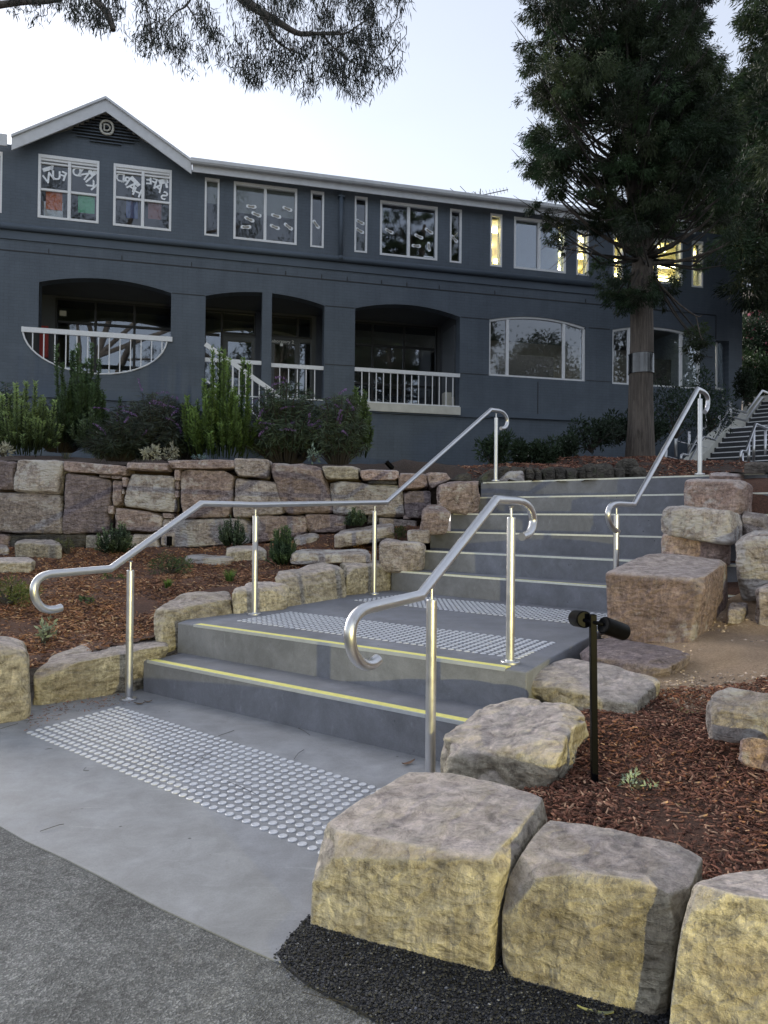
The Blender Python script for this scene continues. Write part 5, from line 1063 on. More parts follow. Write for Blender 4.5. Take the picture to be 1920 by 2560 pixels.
def salvia(label, pb, wpx, hpx, y, n, seed, col=(.045,.062,.045), fl=14, group=None, ll=.13, lw=.012, name='flowering_shrub', flower=(.19,.12,.27), dep=1.0):
    global RNG
    RNG = np.random.default_rng(seed+1700); P = aty(pb, y); W_ = wpx*y/FPX/2; H_ = hpx*y/FPX; root = empty(name, tuple(P), label, 'shrub', group); Vs = []; core = MB(); Fv = []
    for i in range(n):
        r = sqrt(RNG.random()); a = RNG.uniform(0, 6.283); top = H_*(1-.6*r**2.5)*RNG.uniform(.45, 1.0); e = P+np.array([cos(a)*r*W_, sin(a)*r*W_*dep, top]); s = P+np.array([cos(a)*r*W_*.3, sin(a)*r*W_*.3, 0]); c = np.array([s[0]*.5+e[0]*.5, s[1]*.5+e[1]*.5, top*1.05+s[2]*0+P[2]*.0]); c[2] = s[2]+(e[2]-s[2])*.9
        k = int(26+RNG.integers(0, 14)); t = RNG.uniform(.3, 1, k); Q = s*((1-t)**2)[:, None]+c*(2*t*(1-t))[:, None]+e*(t**2)[:, None]; D_ = unit(RNG.normal(size=(k, 3)))*np.array([1, 1, .5])+np.array([0, 0, -.25])
        Vs.append(leaves(Q, D_, ll*RNG.uniform(.6, 1.15, k), lw, np.array(col)*RNG.uniform(.6, 1.5)*RNG.uniform(.75, 1.3, (k, 1)), .4))
        core.tube([s, s*.25+c*.5+e*.25, e], [.006, .005, .003], 4)
        if i < fl:
            g_ = e+np.array([0, 0, .02]); dr = unit(np.array([RNG.normal()*.6, RNG.normal()*.6, RNG.uniform(.1, .8)])); k = 46; t = RNG.random(k); Q = g_+dr*(t*.22)[:, None]-np.array([0,0,1])*(t**2*.05)[:, None]
            Fv.append(leaves(Q, RNG.normal(size=(k, 3)), .022, .014, np.array(flower)*RNG.uniform(.7, 1.3, (k, 1))))
    V, F_, C = cat(Vs); fastmesh('foliage', V, F_, M['leaf'], root, C)
    if Fv: V, F_, C = cat(Fv); tag(fastmesh('flower_spikes', V, F_, M['leaf'], root, C), kind='stuff')
    o = core.out('stem', M['twig'], root)
    return root
def bush(label, pb, wpx, hpx, y, n, seed, col, ll=.08, lw=.03, name='leafy_shrub', catg='shrub', flowers=None, dep=1.0, group=None):
    global RNG
    RNG = np.random.default_rng(seed+2300); P = aty(pb, y); W_ = wpx*y/FPX/2; H_ = hpx*y/FPX; root = empty(name, tuple(P), label, catg, group); parts = []
    nc = max(5, n//140); cs = [np.array([RNG.uniform(-.8, .8), RNG.uniform(-.8, .8)*dep, RNG.uniform(.25, .8)]) for _ in range(nc)]
    for c in cs:
        k = n//nc; q = unit(RNG.normal(size=(k, 3)))*(RNG.random((k, 1))**.35)*.38; Q = (c+q)*np.array([W_, W_, H_])+P; D_ = q+np.array([0, 0, .1])+RNG.normal(size=(k, 3))*.25
        br = RNG.uniform(.65, 1.25); parts.append(leaves(Q, D_, ll*RNG.uniform(.6, 1.2, k), lw, np.array(col)*br*RNG.uniform(.6, 1.4, (k, 1))))
    V, F_, C = cat(parts); fastmesh('foliage', V, F_, M['leaf'], root, C); m = MB()
    for c in cs: m.tube([P, P+np.array([c[0]*W_*.5, c[1]*W_*.5, c[2]*H_*.6]), P+c*np.array([W_, W_, H_])], [.02, .012, .005], 5)
    m.out('stem', M['twig'], root)
    if flowers:
        fc, nf, fs_ = flowers; k = nf; a_ = RNG.integers(0, nc, k); q = unit(RNG.normal(size=(k, 3))-np.array([0, .8, 0]))*.40; Q = (np.array(cs)[a_]+q)*np.array([W_, W_, H_])+P
        Q5 = np.repeat(Q, 5, 0); parts = leaves(Q5, RNG.normal(size=(len(Q5), 3))-np.array([0, .5, 0]), fs_, fs_*.7, np.array(fc)*RNG.uniform(.7, 1.2, (len(Q5), 1))); fastmesh('flowers', *parts[:2], M['leaf'], root, parts[2])
    return root
def tuft(label, p, hpx, n, seed, col, zf=zleft, spread=.6, name='grass_tuft', catg='grass tuft', w_=.006, parent=None):
    global RNG
    RNG = np.random.default_rng(seed+3100); P = onf(p, zf); H_ = hpx*P[1]/FPX; V = []; F_ = []; C = []
    for i in range(n):
        a = RNG.uniform(0, 6.283); r = RNG.uniform(0, .25*H_); b = P+np.array([cos(a)*r, sin(a)*r, 0]); dr = np.array([cos(a)*spread*RNG.uniform(.2, 1), sin(a)*spread*RNG.uniform(.2, 1), 1.])*H_*RNG.uniform(.6, 1.1); sd = np.array([-sin(a), cos(a), 0])*w_/2
        b1 = b+dr*.5+np.array([0,0,.06*H_]); b2 = b+dr*np.array([1.1, 1.1, .9]); o = len(V); V += [b-sd, b+sd, b1+sd*.8, b1-sd*.8, b2+sd*.1, b2-sd*.1]; F_ += [(o, o+1, o+2, o+3), (o+3, o+2, o+4, o+5)]; cc = np.array(col)*RNG.uniform(.6, 1.4); C += [cc*.7]*2+[cc]*2+[cc*1.2]*2
    ob = fastmesh(name, V, F_, M['leaf'], None, np.array(C)); return tag(ob, label, catg)
# terrace shrubs
spike_shrub('bright green shrub with tall candle-like upright shoots in the middle of the terrace', (552,1168), 190, 325, 9.0, 125, (.055,.10,.025), (.17,.27,.08), seed=1, nl=.052, spr=.78, dens=110, tallf=.10)
spike_shrub('rounded green shrub with pale shoot tips at the left edge of the terrace', (68,1150), 155, 205, 8.9, 110, (.042,.068,.030), (.24,.34,.14), seed=2, nl=.050, spr=.7, dens=110, tallf=.16)
spike_shrub('tall dark green needle shrub in front of the half-round balustrade', (205,1125), 140, 300, 9.8, 110, (.040,.070,.032), (.09,.15,.07), seed=3, nl=.055, spr=.7, dens=100, tallf=.10)
spike_shrub('grey-green bushy needle shrub in front of the tall dark shrub', (222,1125), 88, 110, 9.2, 40, (.045,.07,.035), (.10,.15,.08), seed=4, nl=.045, spr=.5)
spike_shrub('spiky green shrub at the right end of the terrace planting', (893,1155), 92, 205, 9.3, 60, (.045,.075,.03), (.11,.17,.06), seed=5, nl=.05, spr=.5, lean=.0)
spike_shrub('thin young needle shrub sticking up above the purple-flowered bush', (302,1110), 30, 150, 10.0, 9, (.03,.06,.025), (.06,.11,.05), seed=6, nl=.05)
salvia('dark grey-green bush with purple flower spikes below the long wall', (385,1145), 270, 170, 9.7, 330, 1, (.062,.080,.066), 34)
salvia('tall narrow-leaved bush with purple flower spikes right of the bright green shrub', (716,1160), 240, 215, 9.3, 360, 2, (.072,.105,.068), 34)
salvia('drooping narrow-leaved bush with arching purple flowers at the right of the terrace', (845,1160), 160, 190, 8.95, 190, 3, (.075,.105,.066), 16)
salvia('dark bush cut by the left edge behind the rounded green shrub', (-10,1120), 150, 170, 10.2, 110, 4, (.025,.042,.025), 4)
salvia('low dark bush between the tall dark shrub and the purple-flowered bush', (296,1152), 170, 105, 9.0, 150, 5, (.04,.055,.038), 3)
for i, (x, y, h, w_) in enumerate([(165,1148,45,0),(250,1150,52,0),(345,1140,40,0),(128,1125,50,0)]):
    tuft(['straw-tipped strappy plant beside the rounded green shrub','leaning strappy grass clump above the wall behind the square pale stone','thin strappy grass clump above the middle of the rock wall','dry strappy grass behind the rounded green shrub'][i], (x, y), h, 34, i, (.16,.16,.10), zf=zup, spread=.9, w_=.012)
for i, (x, y, h) in enumerate([(415,1150,34),(385,1145,26),(8,1140,30)]):
    bush(['pale silvery-leaved small plant at the wall top left of the bright green shrub','small pale plant with curled dry leaves on the terrace edge','white-leaved small plant at the left edge of the terrace'][i], (x, y), 50, h, 8.55, 220, 40+i, (.34,.34,.27), .055, .022, 'silver_plant', 'plant')
bush('little blue-grey succulent at the foot of the bright green shrub', (503,1152), 38, 14, 8.45, 160, 45, (.16,.24,.26), .03, .008, 'succulent', 'plant')
bush('small silvery seedling above the big slanted wall stone', (785,1152), 24, 30, 8.4, 60, 46, (.16,.22,.18), .05, .025, 'seedling', 'plant')
salvia('dark leafy bush filling the gap left of the bright green shrub', (460,1155), 130, 150, 9.6, 150, 6, (.045,.065,.045), 4)
salvia('low dark bush behind the shrubs at the left of the terrace', (150,1130), 200, 130, 10.4, 160, 7, (.035,.055,.035), 2)
# shrubs along the building beyond the landing
for i, (x, y, w_, h, yy, c, fl, lb) in enumerate([
    (1233,1172,90,80,11.5,(.028,.05,.025),None,'dark leafy shrub left of the top handrail post'),
    (1300,1168,60,62,12,(.03,.05,.028),((.75,.77,.8),16,.022),'dark shrub dotted with white flowers behind the top handrail post'),
    (1355,1165,85,62,12,(.03,.05,.025),None,'low dark leafy shrub right of the white-flowered one'),
    (1415,1148,45,55,12.3,(.04,.06,.035),((.75,.77,.8),20,.022),'small white-flowered shrub with pale upright shoots by the brick wall'),
    (1478,1130,120,80,12.8,(.026,.044,.024),None,'dark shrub on the bark bed left of the conifer trunk'),
    (1545,1110,90,75,13.6,(.028,.048,.026),None,'dark leafy shrub directly left of the conifer trunk'),
    (1690,1095,180,135,14.5,(.026,.046,.024),None,'large dark shrub between conifer trunk and handrail'),
    (1775,1080,110,150,15.5,(.028,.05,.026),((.45,.30,.10),8,.02),'dark shrub behind the post of the right handrail'),
    (1640,1105,70,50,14,(.03,.05,.028),None,'low shrub at the right foot of the conifer trunk')]):
    bush(lb, (x, y), w_, h, yy, 1900, 60+i, c, .09, .026, flowers=fl)
# small plants in the left bed
for i, (x, y, w_, h, n_, lb, c, tp) in enumerate([
    (288,1388,92,92,90,'round grey-green dwarf needle shrub against the rock wall, behind the handrail slope',(.055,.085,.045),(.19,.26,.14)),
    (582,1370,84,88,80,'dwarf needle shrub at the wall foot left of the second handrail post',(.05,.08,.05),(.14,.19,.12)),
    (706,1418,84,112,90,'dwarf needle shrub with a tall central shoot right of the second handrail post',(.055,.10,.045),(.13,.20,.09)),
    (889,1318,64,54,60,'dwarf needle shrub partly hidden under the long handrail by the third post',(.05,.085,.045),(.15,.20,.11))]):
    P = onf((x, y), zleft) if i < 3 else aty((x, y), 7.35); spike_shrub(lb, (x, y), w_, h, float(P[1]), n_, c, tp, seed=80+i, nl=.028, group='dwarf needle shrubs in the left bed', spr=.5, dens=55)
bush('sprawling light green ground cover plant in the mulch below the handrail', k1(1420,1020), 105, 50, float(onf(k1(1420,1020), zleft)[1]), 900, 90, (.07,.11,.045), .04, .006, 'ground_cover', 'plant')
bush('yellow-green creeping plant at the left edge of the bed', k1(60,1260), 150, 62, float(onf(k1(60,1270), zleft)[1]), 1500, 91, (.14,.17,.045), .035, .006, 'creeping_plant', 'plant')
bush('small sprig of green leaves in the mulch below the handrail bend', k1(945,1065), 42, 18, float(onf(k1(945,1065), zleft)[1]), 90, 92, (.10,.14,.045), .04, .010, 'sprig', 'plant')
bush('tiny broad-leaved weed in the mulch left of the first post', k1(760,1255), 50, 14, float(onf(k1(760,1255), zleft)[1]), 40, 93, (.09,.13,.05), .05, .022, 'weed', 'plant')
bush('pale silver-leaved young plant in the mulch above the long yellow boulder', z3(225,1055), 50, 62, float(onf(z3(225,1055), zleft)[1]), 70, 94, (.34,.40,.27), .05, .018, 'silver_plant', 'plant')
tuft('small bright green grass tuft nearest the middle of the left bed', k1(1390,1130), 26, 70, 20, (.12,.20,.04))
tuft('bright green grass tuft left of the second handrail post', k2(415,1080), 36, 90, 21, (.11,.19,.04))
bush('patch of pale grass in front of the wall left of the round dwarf shrub', k1(560,850), 40, 36, float(onf(k1(560,850), zleft)[1]), 200, 95, (.12,.13,.06), .05, .006, 'grass_clump', 'plant')
bush('dark green grassy plant between rock wall and upper steps', k3(655,705), 40, 24, 7.2, 250, 96, (.06,.09,.03), .05, .006, 'grass_clump', 'plant')
bush('small silver-grey plant in the mulch right of the black garden light', z9(905,425), 86, 44, float(onf(z9(905,425), zright)[1]), 120, 97, (.33,.40,.28), .022, .007, 'silver_plant', 'plant')

# ------------------------------------------------------------------ trees
def tree_mesh(root, poly, depth, dspread, ncl, lpc, col, holes=(), cr_=.45, ll=.11, lw=.022, droop=.5, trunkline=None, seed=0, zsq=.8, edge=None):
    global RNG
    RNG = np.random.default_rng(seed+4000); P = np.array(poly); x0, y0 = P.min(0); x1, y1 = P.max(0); cs = []
    while len(cs) < ncl:
        x, y = RNG.uniform(x0, x1), RNG.uniform(y0, y1)
        if not inpoly(x, y, poly) or any(inpoly(x, y, h) for h in holes): continue
        cs.append((x, y, depth+RNG.normal()*dspread))
    ne = len(cs)
    if edge: cs += [(x, y, depth+RNG.normal()*dspread*.4) for x, y in edge]
    parts = []; m = MB()
    for ii, (x, y, d) in enumerate(cs):
        c = aty((x, y), d); r = cr_*(RNG.uniform(.5, 1.25) if ii < ne else RNG.uniform(.5, .85))*(1 if y < 480 else .8); k = int(lpc*(r/cr_)**1.5); sub = RNG.normal(size=(6, 3))*.42; q = sub[RNG.integers(0, 6, k)]+RNG.normal(size=(k, 3))*.19; q[:, 2] *= zsq; Q = c+q*r
        D_ = unit(q)*.8+np.array([0, 0, -droop])+RNG.normal(size=(k, 3))*.3; parts.append(leaves(Q, D_, ll*RNG.uniform(.6, 1.3, k), lw, np.array(col)*RNG.choice([.5,.8,1.1,1.7])*RNG.uniform(.65, 1.35, (k, 1))*np.array([RNG.uniform(.85,1.35),1,1]), .5))
        if trunkline is not None and RNG.random() < .6:
            tz = [q_ for q_ in trunkline if q_[2] < c[2]-.2]; s = np.array(tz[-1] if tz else trunkline[0]); mid = s*.5+c*.5+np.array([0, 0, -.15*np.linalg.norm(c-s)])+RNG.normal(size=3)*.1
            m.tube([s, mid, c, c+(c-mid)*.35+np.array([0,0,.05])], [.032, .018, .009, .003], 5)
    V, F_, C = cat(parts); fastmesh('crown', V, F_, M['leaf'], root, C)
    if m.v: m.out('limbs', M['twig'], root, True)
ct = empty('conifer_tree', (4.68, 13, 2.2), 'tall dark shaggy conifer in front of the building with a metal band round its trunk', 'tree')
D0 = 13.0
def trunk(root, pts, rad, mat, seg=22, rough=.03, name='trunk'):
    m = MB(); Q = catmull([np.array(p) for p in pts], 10); rr = np.interp(np.linspace(0, 1, len(Q)), np.linspace(0, 1, len(rad)), rad); m.tube(Q, list(rr), seg)
    v = []
    for i, p in enumerate(m.v):
        k = i//seg; c = Q[min(k, len(Q)-1)]; d = np.array(p)-c; a = atan2(d[1], d[0]); s = 1+rough*noise.noise(Vector((a*4, 0, p[2]*.35)))*3; v.append(tuple(c+d*s))
    o = mesh(name, v, m.f, mat, root, True); return o
tl = [aty((1599,1160), D0), aty((1601,1060), D0), aty((1602,960), D0), aty((1605,850), D0), aty((1604,760), D0), aty((1606,640), D0+.1)]
trunk(ct, tl, [.27,.225,.21,.205,.20,.18], M['bark'], rough=.06)
tA = [aty((1606,650), D0+.1), aty((1598,560), D0), aty((1575,430), D0), aty((1568,300), D0), aty((1570,120), D0+.2), aty((1575,-120), D0+.3)]
tB = [aty((1606,650), D0+.1), aty((1618,540), D0+.2), aty((1612,400), D0+.2), aty((1600,250), D0+.2), aty((1590,100), D0+.2), aty((1590,-150), D0+.3)]
trunk(ct, tA, [.13,.13,.12,.10,.08,.05], M['bark'], 14); trunk(ct, tB, [.16,.15,.13,.11,.09,.06], M['bark'], 14)
m = MB(); cc_ = aty((1603,912), D0); m.lathe((cc_[0], cc_[1], cc_[2]-.17), [(.232,0),(.225,.0),(.222,.36),(.229,.36)], 24); m.v = [(x, y+0, z) for x, y, z in m.v]; o = m.out('metal_band', M['band'], ct); smooth_by_angle(o)
poly = [(1335,-120),(1340,60),(1330,150),(1330,200),(1355,250),(1390,272),(1400,300),(1350,335),(1335,380),(1325,440),(1340,490),(1380,500),(1440,455),(1480,480),(1500,560),(1520,600),(1530,700),(1560,790),(1600,760),(1618,720),(1622,600),(1700,545),(1790,560),(1840,600),(1845,500),(1830,350),(1810,230),(1790,160),(1770,80),(1770,-120)]
hl = [[(1440,255),(1520,262),(1545,330),(1520,420),(1475,430),(1440,330)],[(1375,430),(1445,440),(1440,520),(1380,480)],[(1565,320),(1600,330),(1600,450),(1560,440)],[(1528,570),(1562,570),(1562,690),(1528,690)]]
ed = [(1335,20),(1322,110),(1320,180),(1335,240),(1335,350),(1322,420),(1330,520),(1385,550),(1392,590),(1405,620),(1378,560),(1400,575),(1355,345),(1360,380),(1340,130),(1350,60),(1755,820),(1735,850),(1745,880),(1760,850),(1730,835),(1745,860),(1560,770),(1650,750),(1540,740),(1670,720),(1690,700),(1600,740),(1500,660),(1510,690),(1520,720),(1760,660),(1800,650),(1830,660),(1450,560)]
tree_mesh(ct, poly, D0, .7, 430, 950, (.035,.060,.026), hl, .33, .075, .015, .6, tA[:5], seed=1, edge=ed)
m = MB()
for p, q, r in (((1606,640),(1480,430),.05),((1606,640),(1420,520),.045),((1600,560),(1440,480),.04),((1590,480),(1450,350),.04),((1585,400),(1400,280),.04),((1610,640),(1760,560),.05),((1612,660),(1800,620),.04),((1612,600),(1820,480),.04),((1606,640),(1550,590),.06),((1640,700),(1740,790),.025),((1740,790),(1755,850),.015),((1590,300),(1480,180),.04),((1600,260),(1750,150),.04),((1590,330),(1470,260),.025),((1585,380),(1490,300),.02),((1590,420),(1455,400),.02)):
    a, b = aty(p, D0), aty(q, D0-.3); mid = (a+b)/2+np.array([0, 0, -.06*np.linalg.norm(a-b)]); m.tube(catmull([a, mid, b, b+(b-mid)*.3+np.array([0,0,.1])], 4), list(np.linspace(r, r*.2, 13)), 6)
for k in range(90):
    a = aty((RNG.uniform(1430,1620), RNG.uniform(250,640)), D0+RNG.normal()*.3); b = a+np.array([-RNG.uniform(.2, .8), RNG.normal()*.3, RNG.normal()*.3]); m.tube([a, (a+b)/2+[0,0,-.06], b], [.010,.007,.003], 4)
m.out('branch', M['bark'], ct, True)
# neighbouring trees at the right edge
rt = empty('dark_evergreen', tuple(aty((1990,1000), 20)), 'dense dark evergreen tree cut by the right edge of the photo', 'tree')
poly2 = [(1850,-120),(1875,60),(1890,150),(1850,190),(1865,260),(1830,330),(1820,420),(1845,560),(1850,680),(1862,740),(1930,760),(2250,780),(2250,-120)]
trunk(rt, [aty((2010,1010), 20), aty((2010,600), 20), aty((2000,0), 20)], [.4,.3,.15], M['bark'], 12)
tree_mesh(rt, poly2, 20, 1.4, 340, 900, (.022,.040,.018), (), .75, .17, .035, .5, None, seed=2)
rt2 = empty('dark_evergreen', tuple(aty((1760,1000), 25)), 'dark evergreen mass behind the conifer above the right end of the building', 'tree')
trunk(rt2, [aty((1800,900), 25), aty((1790,500), 25), aty((1790,330), 25)], [.35,.2,.06], M['bark'], 12)
tree_mesh(rt2, [(1640,330),(1700,240),(1800,250),(1870,290),(1950,300),(1960,600),(1870,640),(1700,560),(1600,560)], 25, 1.2, 190, 380, (.024,.04,.018), (), .9, .2, .045, .5, None, seed=3)
# greenery and church behind the far stairs
bush('green hedge behind the top of the distant staircase', (1900,1010), 180, 120, 27, 6000, 120, (.035,.065,.022), .16, .07, 'hedge', 'hedge', dep=.5)
bush('pink-flowered camellia bush in front of the church window', (1905,960), 160, 190, 30, 6500, 121, (.035,.06,.03), .17, .08, 'camellia_bush', 'shrub', flowers=((.62,.20,.26), 60, .16), dep=.5)
bush('low dark shrub beside the cream stair wall', (1868,1015), 50, 90, 20, 1500, 122, (.025,.04,.02), .10, .04)
ch = empty('church', tuple(aty((1900,1000), 40)), 'pale sandstone church wall with a round window glimpsed at the right edge', 'church')
M['church'] = plain('pale_church_sandstone', (.50,.42,.34), .85, 0, .1, 2, .3, 30); Yc = 40
m = MB(); a, b = aty((1858,1100), Yc), aty((2100,735), Yc); m.hexa([(a[0],Yc,0),(b[0],Yc,0),(b[0],Yc+5,0),(a[0],Yc+5,0),(a[0],Yc,b[2]),(b[0],Yc,b[2]),(b[0],Yc+5,b[2]),(a[0],Yc+5,b[2])]); m.out('wall', M['church'], ch)
m = MB(); a, b = aty((1850,748), Yc-.15), aty((2100,735), Yc-.15); m.hexa([(a[0],Yc-.3,a[2]),(b[0],Yc-.3,a[2]),(b[0],Yc+5,a[2]),(a[0],Yc+5,a[2]),(a[0],Yc-.3,b[2]+.2),(b[0],Yc-.3,b[2]+.2),(b[0],Yc+5,b[2]+.2),(a[0],Yc+5,b[2]+.2)]); m.out('cornice', M['church'], ch)
cw = aty((1886,800), Yc-.1)
for r_, t_, nm, mt in ((.95,.10,'arch_moulding',M['church']),(.72,.09,'arch_moulding',M['church']),(.50,.06,'window',M['church'])):
    m = MB(); m.tube([cw+np.array([r_*cos(t), 0, r_*sin(t)]) for t in np.linspace(0, 2*pi, 30)], t_, 8, False); w_o = m.out(nm, mt, ch, True)
m = MB(); m.lathe(cw+np.array([0,.05,0]), [(.48,0),(.48,.04)], 28, (0,-1,0)); m.out('pane', M['darkframe'], w_o)
for k in range(4):
    t = k*pi/4; m = MB(); m.tube([cw+np.array([.48*cos(t),0,.48*sin(t)]), cw-np.array([.48*cos(t),0,.48*sin(t)])], .025, 6); m.out('tracery', M['church'], w_o)

# gum tree: trunk off-frame to the left behind the camera, boughs overhead
gt = empty('gum_tree', (-6.5, -2.0, 0), 'gum tree with drooping narrow leaves whose branches hang in from above', 'tree')
trunk(gt, [(-6.5,-2,-.3),(-6.3,-1.6,2.5),(-5.6,-.3,5.5),(-5.0,1.5,8.2),(-4.6,4,9.6)], [.38,.30,.24,.18,.12], M['gumbark'], 16)
trunk(gt, [(-6.3,-1.6,2.5),(-6.5,-2.5,5.5),(-5.5,-3,10),(-4,-3,15)], [.26,.2,.17,.10], M['gumbark'], 12, name='bough')
GD = 9.0
def br(pts, r0, r1, dd=0): Q = catmull([aty(p, GD+dd) for p in pts], 5); m = MB(); m.tube(Q, list(np.linspace(r0, r1, len(Q))), 8); return m.out('branch', M['gumbark'], gt, True)
br([(380,-160),(540,-60),(610,0),(650,28),(700,58),(745,83),(790,84),(850,80)], .085, .012)
br([(640,15),(668,60),(690,100),(725,125),(770,140)], .030, .006); br([(745,83),(800,85),(825,110),(870,150),(940,176)], .022, .004, .1); br([(790,84),(860,84),(900,60),(960,20)], .016, .004, -.1)
br([(-120,30),(0,12),(60,5),(140,0),(240,-40)], .05, .02); br([(200,-60),(240,0),(262,25),(276,50),(283,76)], .05, .035); br([(520,-80),(470,8),(440,30),(400,70)], .016, .005); br([(465,10),(485,40),(498,68),(530,72)], .012, .003)
def gumleaves(regions, seed, ll=.115, lw=.012):
    global RNG
    RNG = np.random.default_rng(seed+5000); parts = []; m = MB()
    for (x, y, rx, ry, n_) in regions:
        for k in range(max(1, n_//46)):
            a = RNG.uniform(0, 6.283); r = sqrt(RNG.random()); cx, cy = x+cos(a)*r*rx, y+sin(a)*r*ry; c = aty((cx, cy), GD+RNG.normal()*.45); s = c+np.array([RNG.normal()*.12, RNG.normal()*.12, RNG.uniform(.05, .3)]); kk = 34
            t = RNG.random(kk); Q = s+(c-s)*t[:, None]+RNG.normal(size=(kk, 3))*.045; D_ = np.array([0, 0, -1.])+RNG.normal(size=(kk, 3))*.42; parts.append(leaves(Q, D_, ll*RNG.uniform(.55, 1.15, kk), lw, np.array((.026,.032,.024))*RNG.uniform(.5, 1.5, (kk, 1)), .4)); m.tube([s+[0,0,.1], s, c], [.006,.004,.002], 4)
    V, F_, C = cat(parts); fastmesh('leaves', V, F_, M['leaf'], gt, C); tag(m.out('twigs', M['twig'], gt), kind='stuff')
gumleaves([(20,-20,110,55,1000),(80,25,30,22,150),(165,5,60,35,450),(235,60,42,34,750),(215,30,60,35,450),(290,30,28,45,350),(350,12,40,35,300),(370,105,38,38,600),(420,110,38,30,450),(400,60,50,35,350),(455,140,24,22,260),(530,125,40,42,800),(470,60,50,40,350),(560,20,90,40,700),(640,60,60,40,450),(650,90,50,35,350),
           (640,180,50,36,800),(690,180,60,40,600),(600,160,26,24,160),(730,130,80,50,900),(760,215,40,28,500),(800,160,90,50,1100),(860,60,70,50,1000),(870,130,70,55,1000),(920,60,55,55,900),(940,130,50,50,700),(900,205,62,36,800),(885,232,24,20,250),(955,185,28,35,300),(700,30,80,40,600),(800,10,110,35,900),(930,-10,90,30,700),(980,10,35,25,200),(500,180,12,12,0)], 1)
def backtree(name, label, x, y, h, w_, seed, col=(.03,.045,.022), bare=False, n=110, kk=170, v0=.28):
    global RNG
    RNG = np.random.default_rng(seed+6000); root = empty(name, (x, y, -.3), label, 'tree'); trunk(root, [(x,y,-.4),(x+.2,y,h*.3),(x-.1,y+.2,h*.7)], [w_*.07,w_*.05,w_*.02], M['bark'], 10)
    parts = []; m = MB()
    for i in range(n):
        a = RNG.uniform(0, 6.283); v_ = RNG.uniform(v0, 1); r = w_*sqrt(RNG.random())*sin(pi*min(.93, .2+v_*.75))*.9; c = np.array([x+cos(a)*r, y+sin(a)*r, h*v_]); k = kk; q = RNG.normal(size=(k, 3))*.5*w_*.16; parts.append(leaves(c+q, RNG.normal(size=(k, 3)), .32, .12, np.array(col)*RNG.uniform(.6, 1.4, (k, 1)))); m.tube([(x, y, h*v_*.6), tuple((c+np.array([x, y, h*v_*.6]))/2), tuple(c)], [.06,.04,.01], 5)
    V, F_, C = cat(parts); fastmesh('crown', V, F_, M['leaf'], root, C); m.out('limbs', M['bark'], root, True)
for cx, cy, cz, rr in ((-6.5,-2.5,15,2.8),(-3.5,-2,17.5,3),(-8,-4,19,3),(-.5,-2,16.5,2.8),(2.5,-2.5,17.5,2.8),(7.8,-2,17,2.2),(-7,-1.5,12.5,2.2)):      # the gum's own crown above the frame
    RNG = np.random.default_rng(int(cx*7+cz*3)+200); parts = []
    for i in range(12):
        c = np.array([cx, cy, cz])+RNG.normal(size=3)*rr*.42; k = 150; q = RNG.normal(size=(k, 3))*.33; parts.append(leaves(c+q, RNG.normal(size=(k, 3))*.5+np.array([0,0,-1]), .22, .035, np.array((.04,.055,.035))*RNG.uniform(.6, 1.3, (k, 1))))
    V, F_, C = cat(parts); fastmesh('crown', V, F_, M['leaf'], gt, C)
m = MB()
for a, b in (((-6.5,-2.5,5.5),(-7,-2.5,15)),((-5.5,-3,10),(-8,-4,18)),((-5.5,-3,10),(0,-2,16.5)),((-4,-3,15),(3,-2.5,17.5)),((-5.5,-3,10),(7.8,-2,17)),((-4,-3,15),(-3.5,-2,18))): m.tube([a, tuple((np.array(a)+np.array(b))/2+np.array([.3,.2,0])), b], [.14,.10,.03], 7)
m.out('limbs', M['gumbark'], gt, True)
backtree('street_tree', 'broad dark tree across the road behind the viewer, mirrored in the middle upper windows', 7.5, -10, 19, 4.2, 1, n=70, v0=.62)
backtree('street_tree', 'round low tree across the road behind the viewer, mirrored below the sky', 15, -14, 17.5, 4.6, 2, n=60, v0=.72)
backtree('street_tree', 'slim dark tree across the road behind the viewer, mirrored in the narrow upper windows', 22, -9, 21, 3.6, 3, n=60, v0=.62)
backtree('street_tree', 'wide spreading tree across the road behind the viewer, mirrored in the arched windows', 34, -15, 17, 8, 4, n=150)
backtree('street_tree', 'low tree across the road behind the viewer, mirrored in the verandah glass', 3, -26, 7.5, 4, 5, n=60)
backtree('street_tree', 'unseen dense tree added beside the road to darken the rightmost arched window', 31, 1, 14, 6, 6, n=120)  # added out of view to block bright sky from that window's reflection
# ================================================================== GARDEN LIGHTS, LITTER
LP = onf((1487,1965), zright); yL = LP[1]
gl1 = empty('garden_spotlight', tuple(LP), 'black garden light with two swivelling spot heads on a slim black post', 'garden light')
def Lp(px, dy=0): return aty(px, yL+dy)
top_ = Lp((1482,1536)); m = MB(); m.hexa([(LP[0]-.0105,LP[1]-.0105,LP[2]-.08),(LP[0]+.0105,LP[1]-.0105,LP[2]-.08),(LP[0]+.0105,LP[1]+.0105,LP[2]-.08),(LP[0]-.0105,LP[1]+.0105,LP[2]-.08),(top_[0]-.0105,top_[1]-.0105,top_[2]),(top_[0]+.0105,top_[1]-.0105,top_[2]),(top_[0]+.0105,top_[1]+.0105,top_[2]),(top_[0]-.0105,top_[1]+.0105,top_[2])]); o = m.out('post', M['black'], gl1); bevel(o, .0015)
m = MB(); m.tube([Lp((1462,1551), .015), Lp((1508,1561), -.03)], .0065, 12); o = m.out('swivel_arm', M['black'], gl1, True)
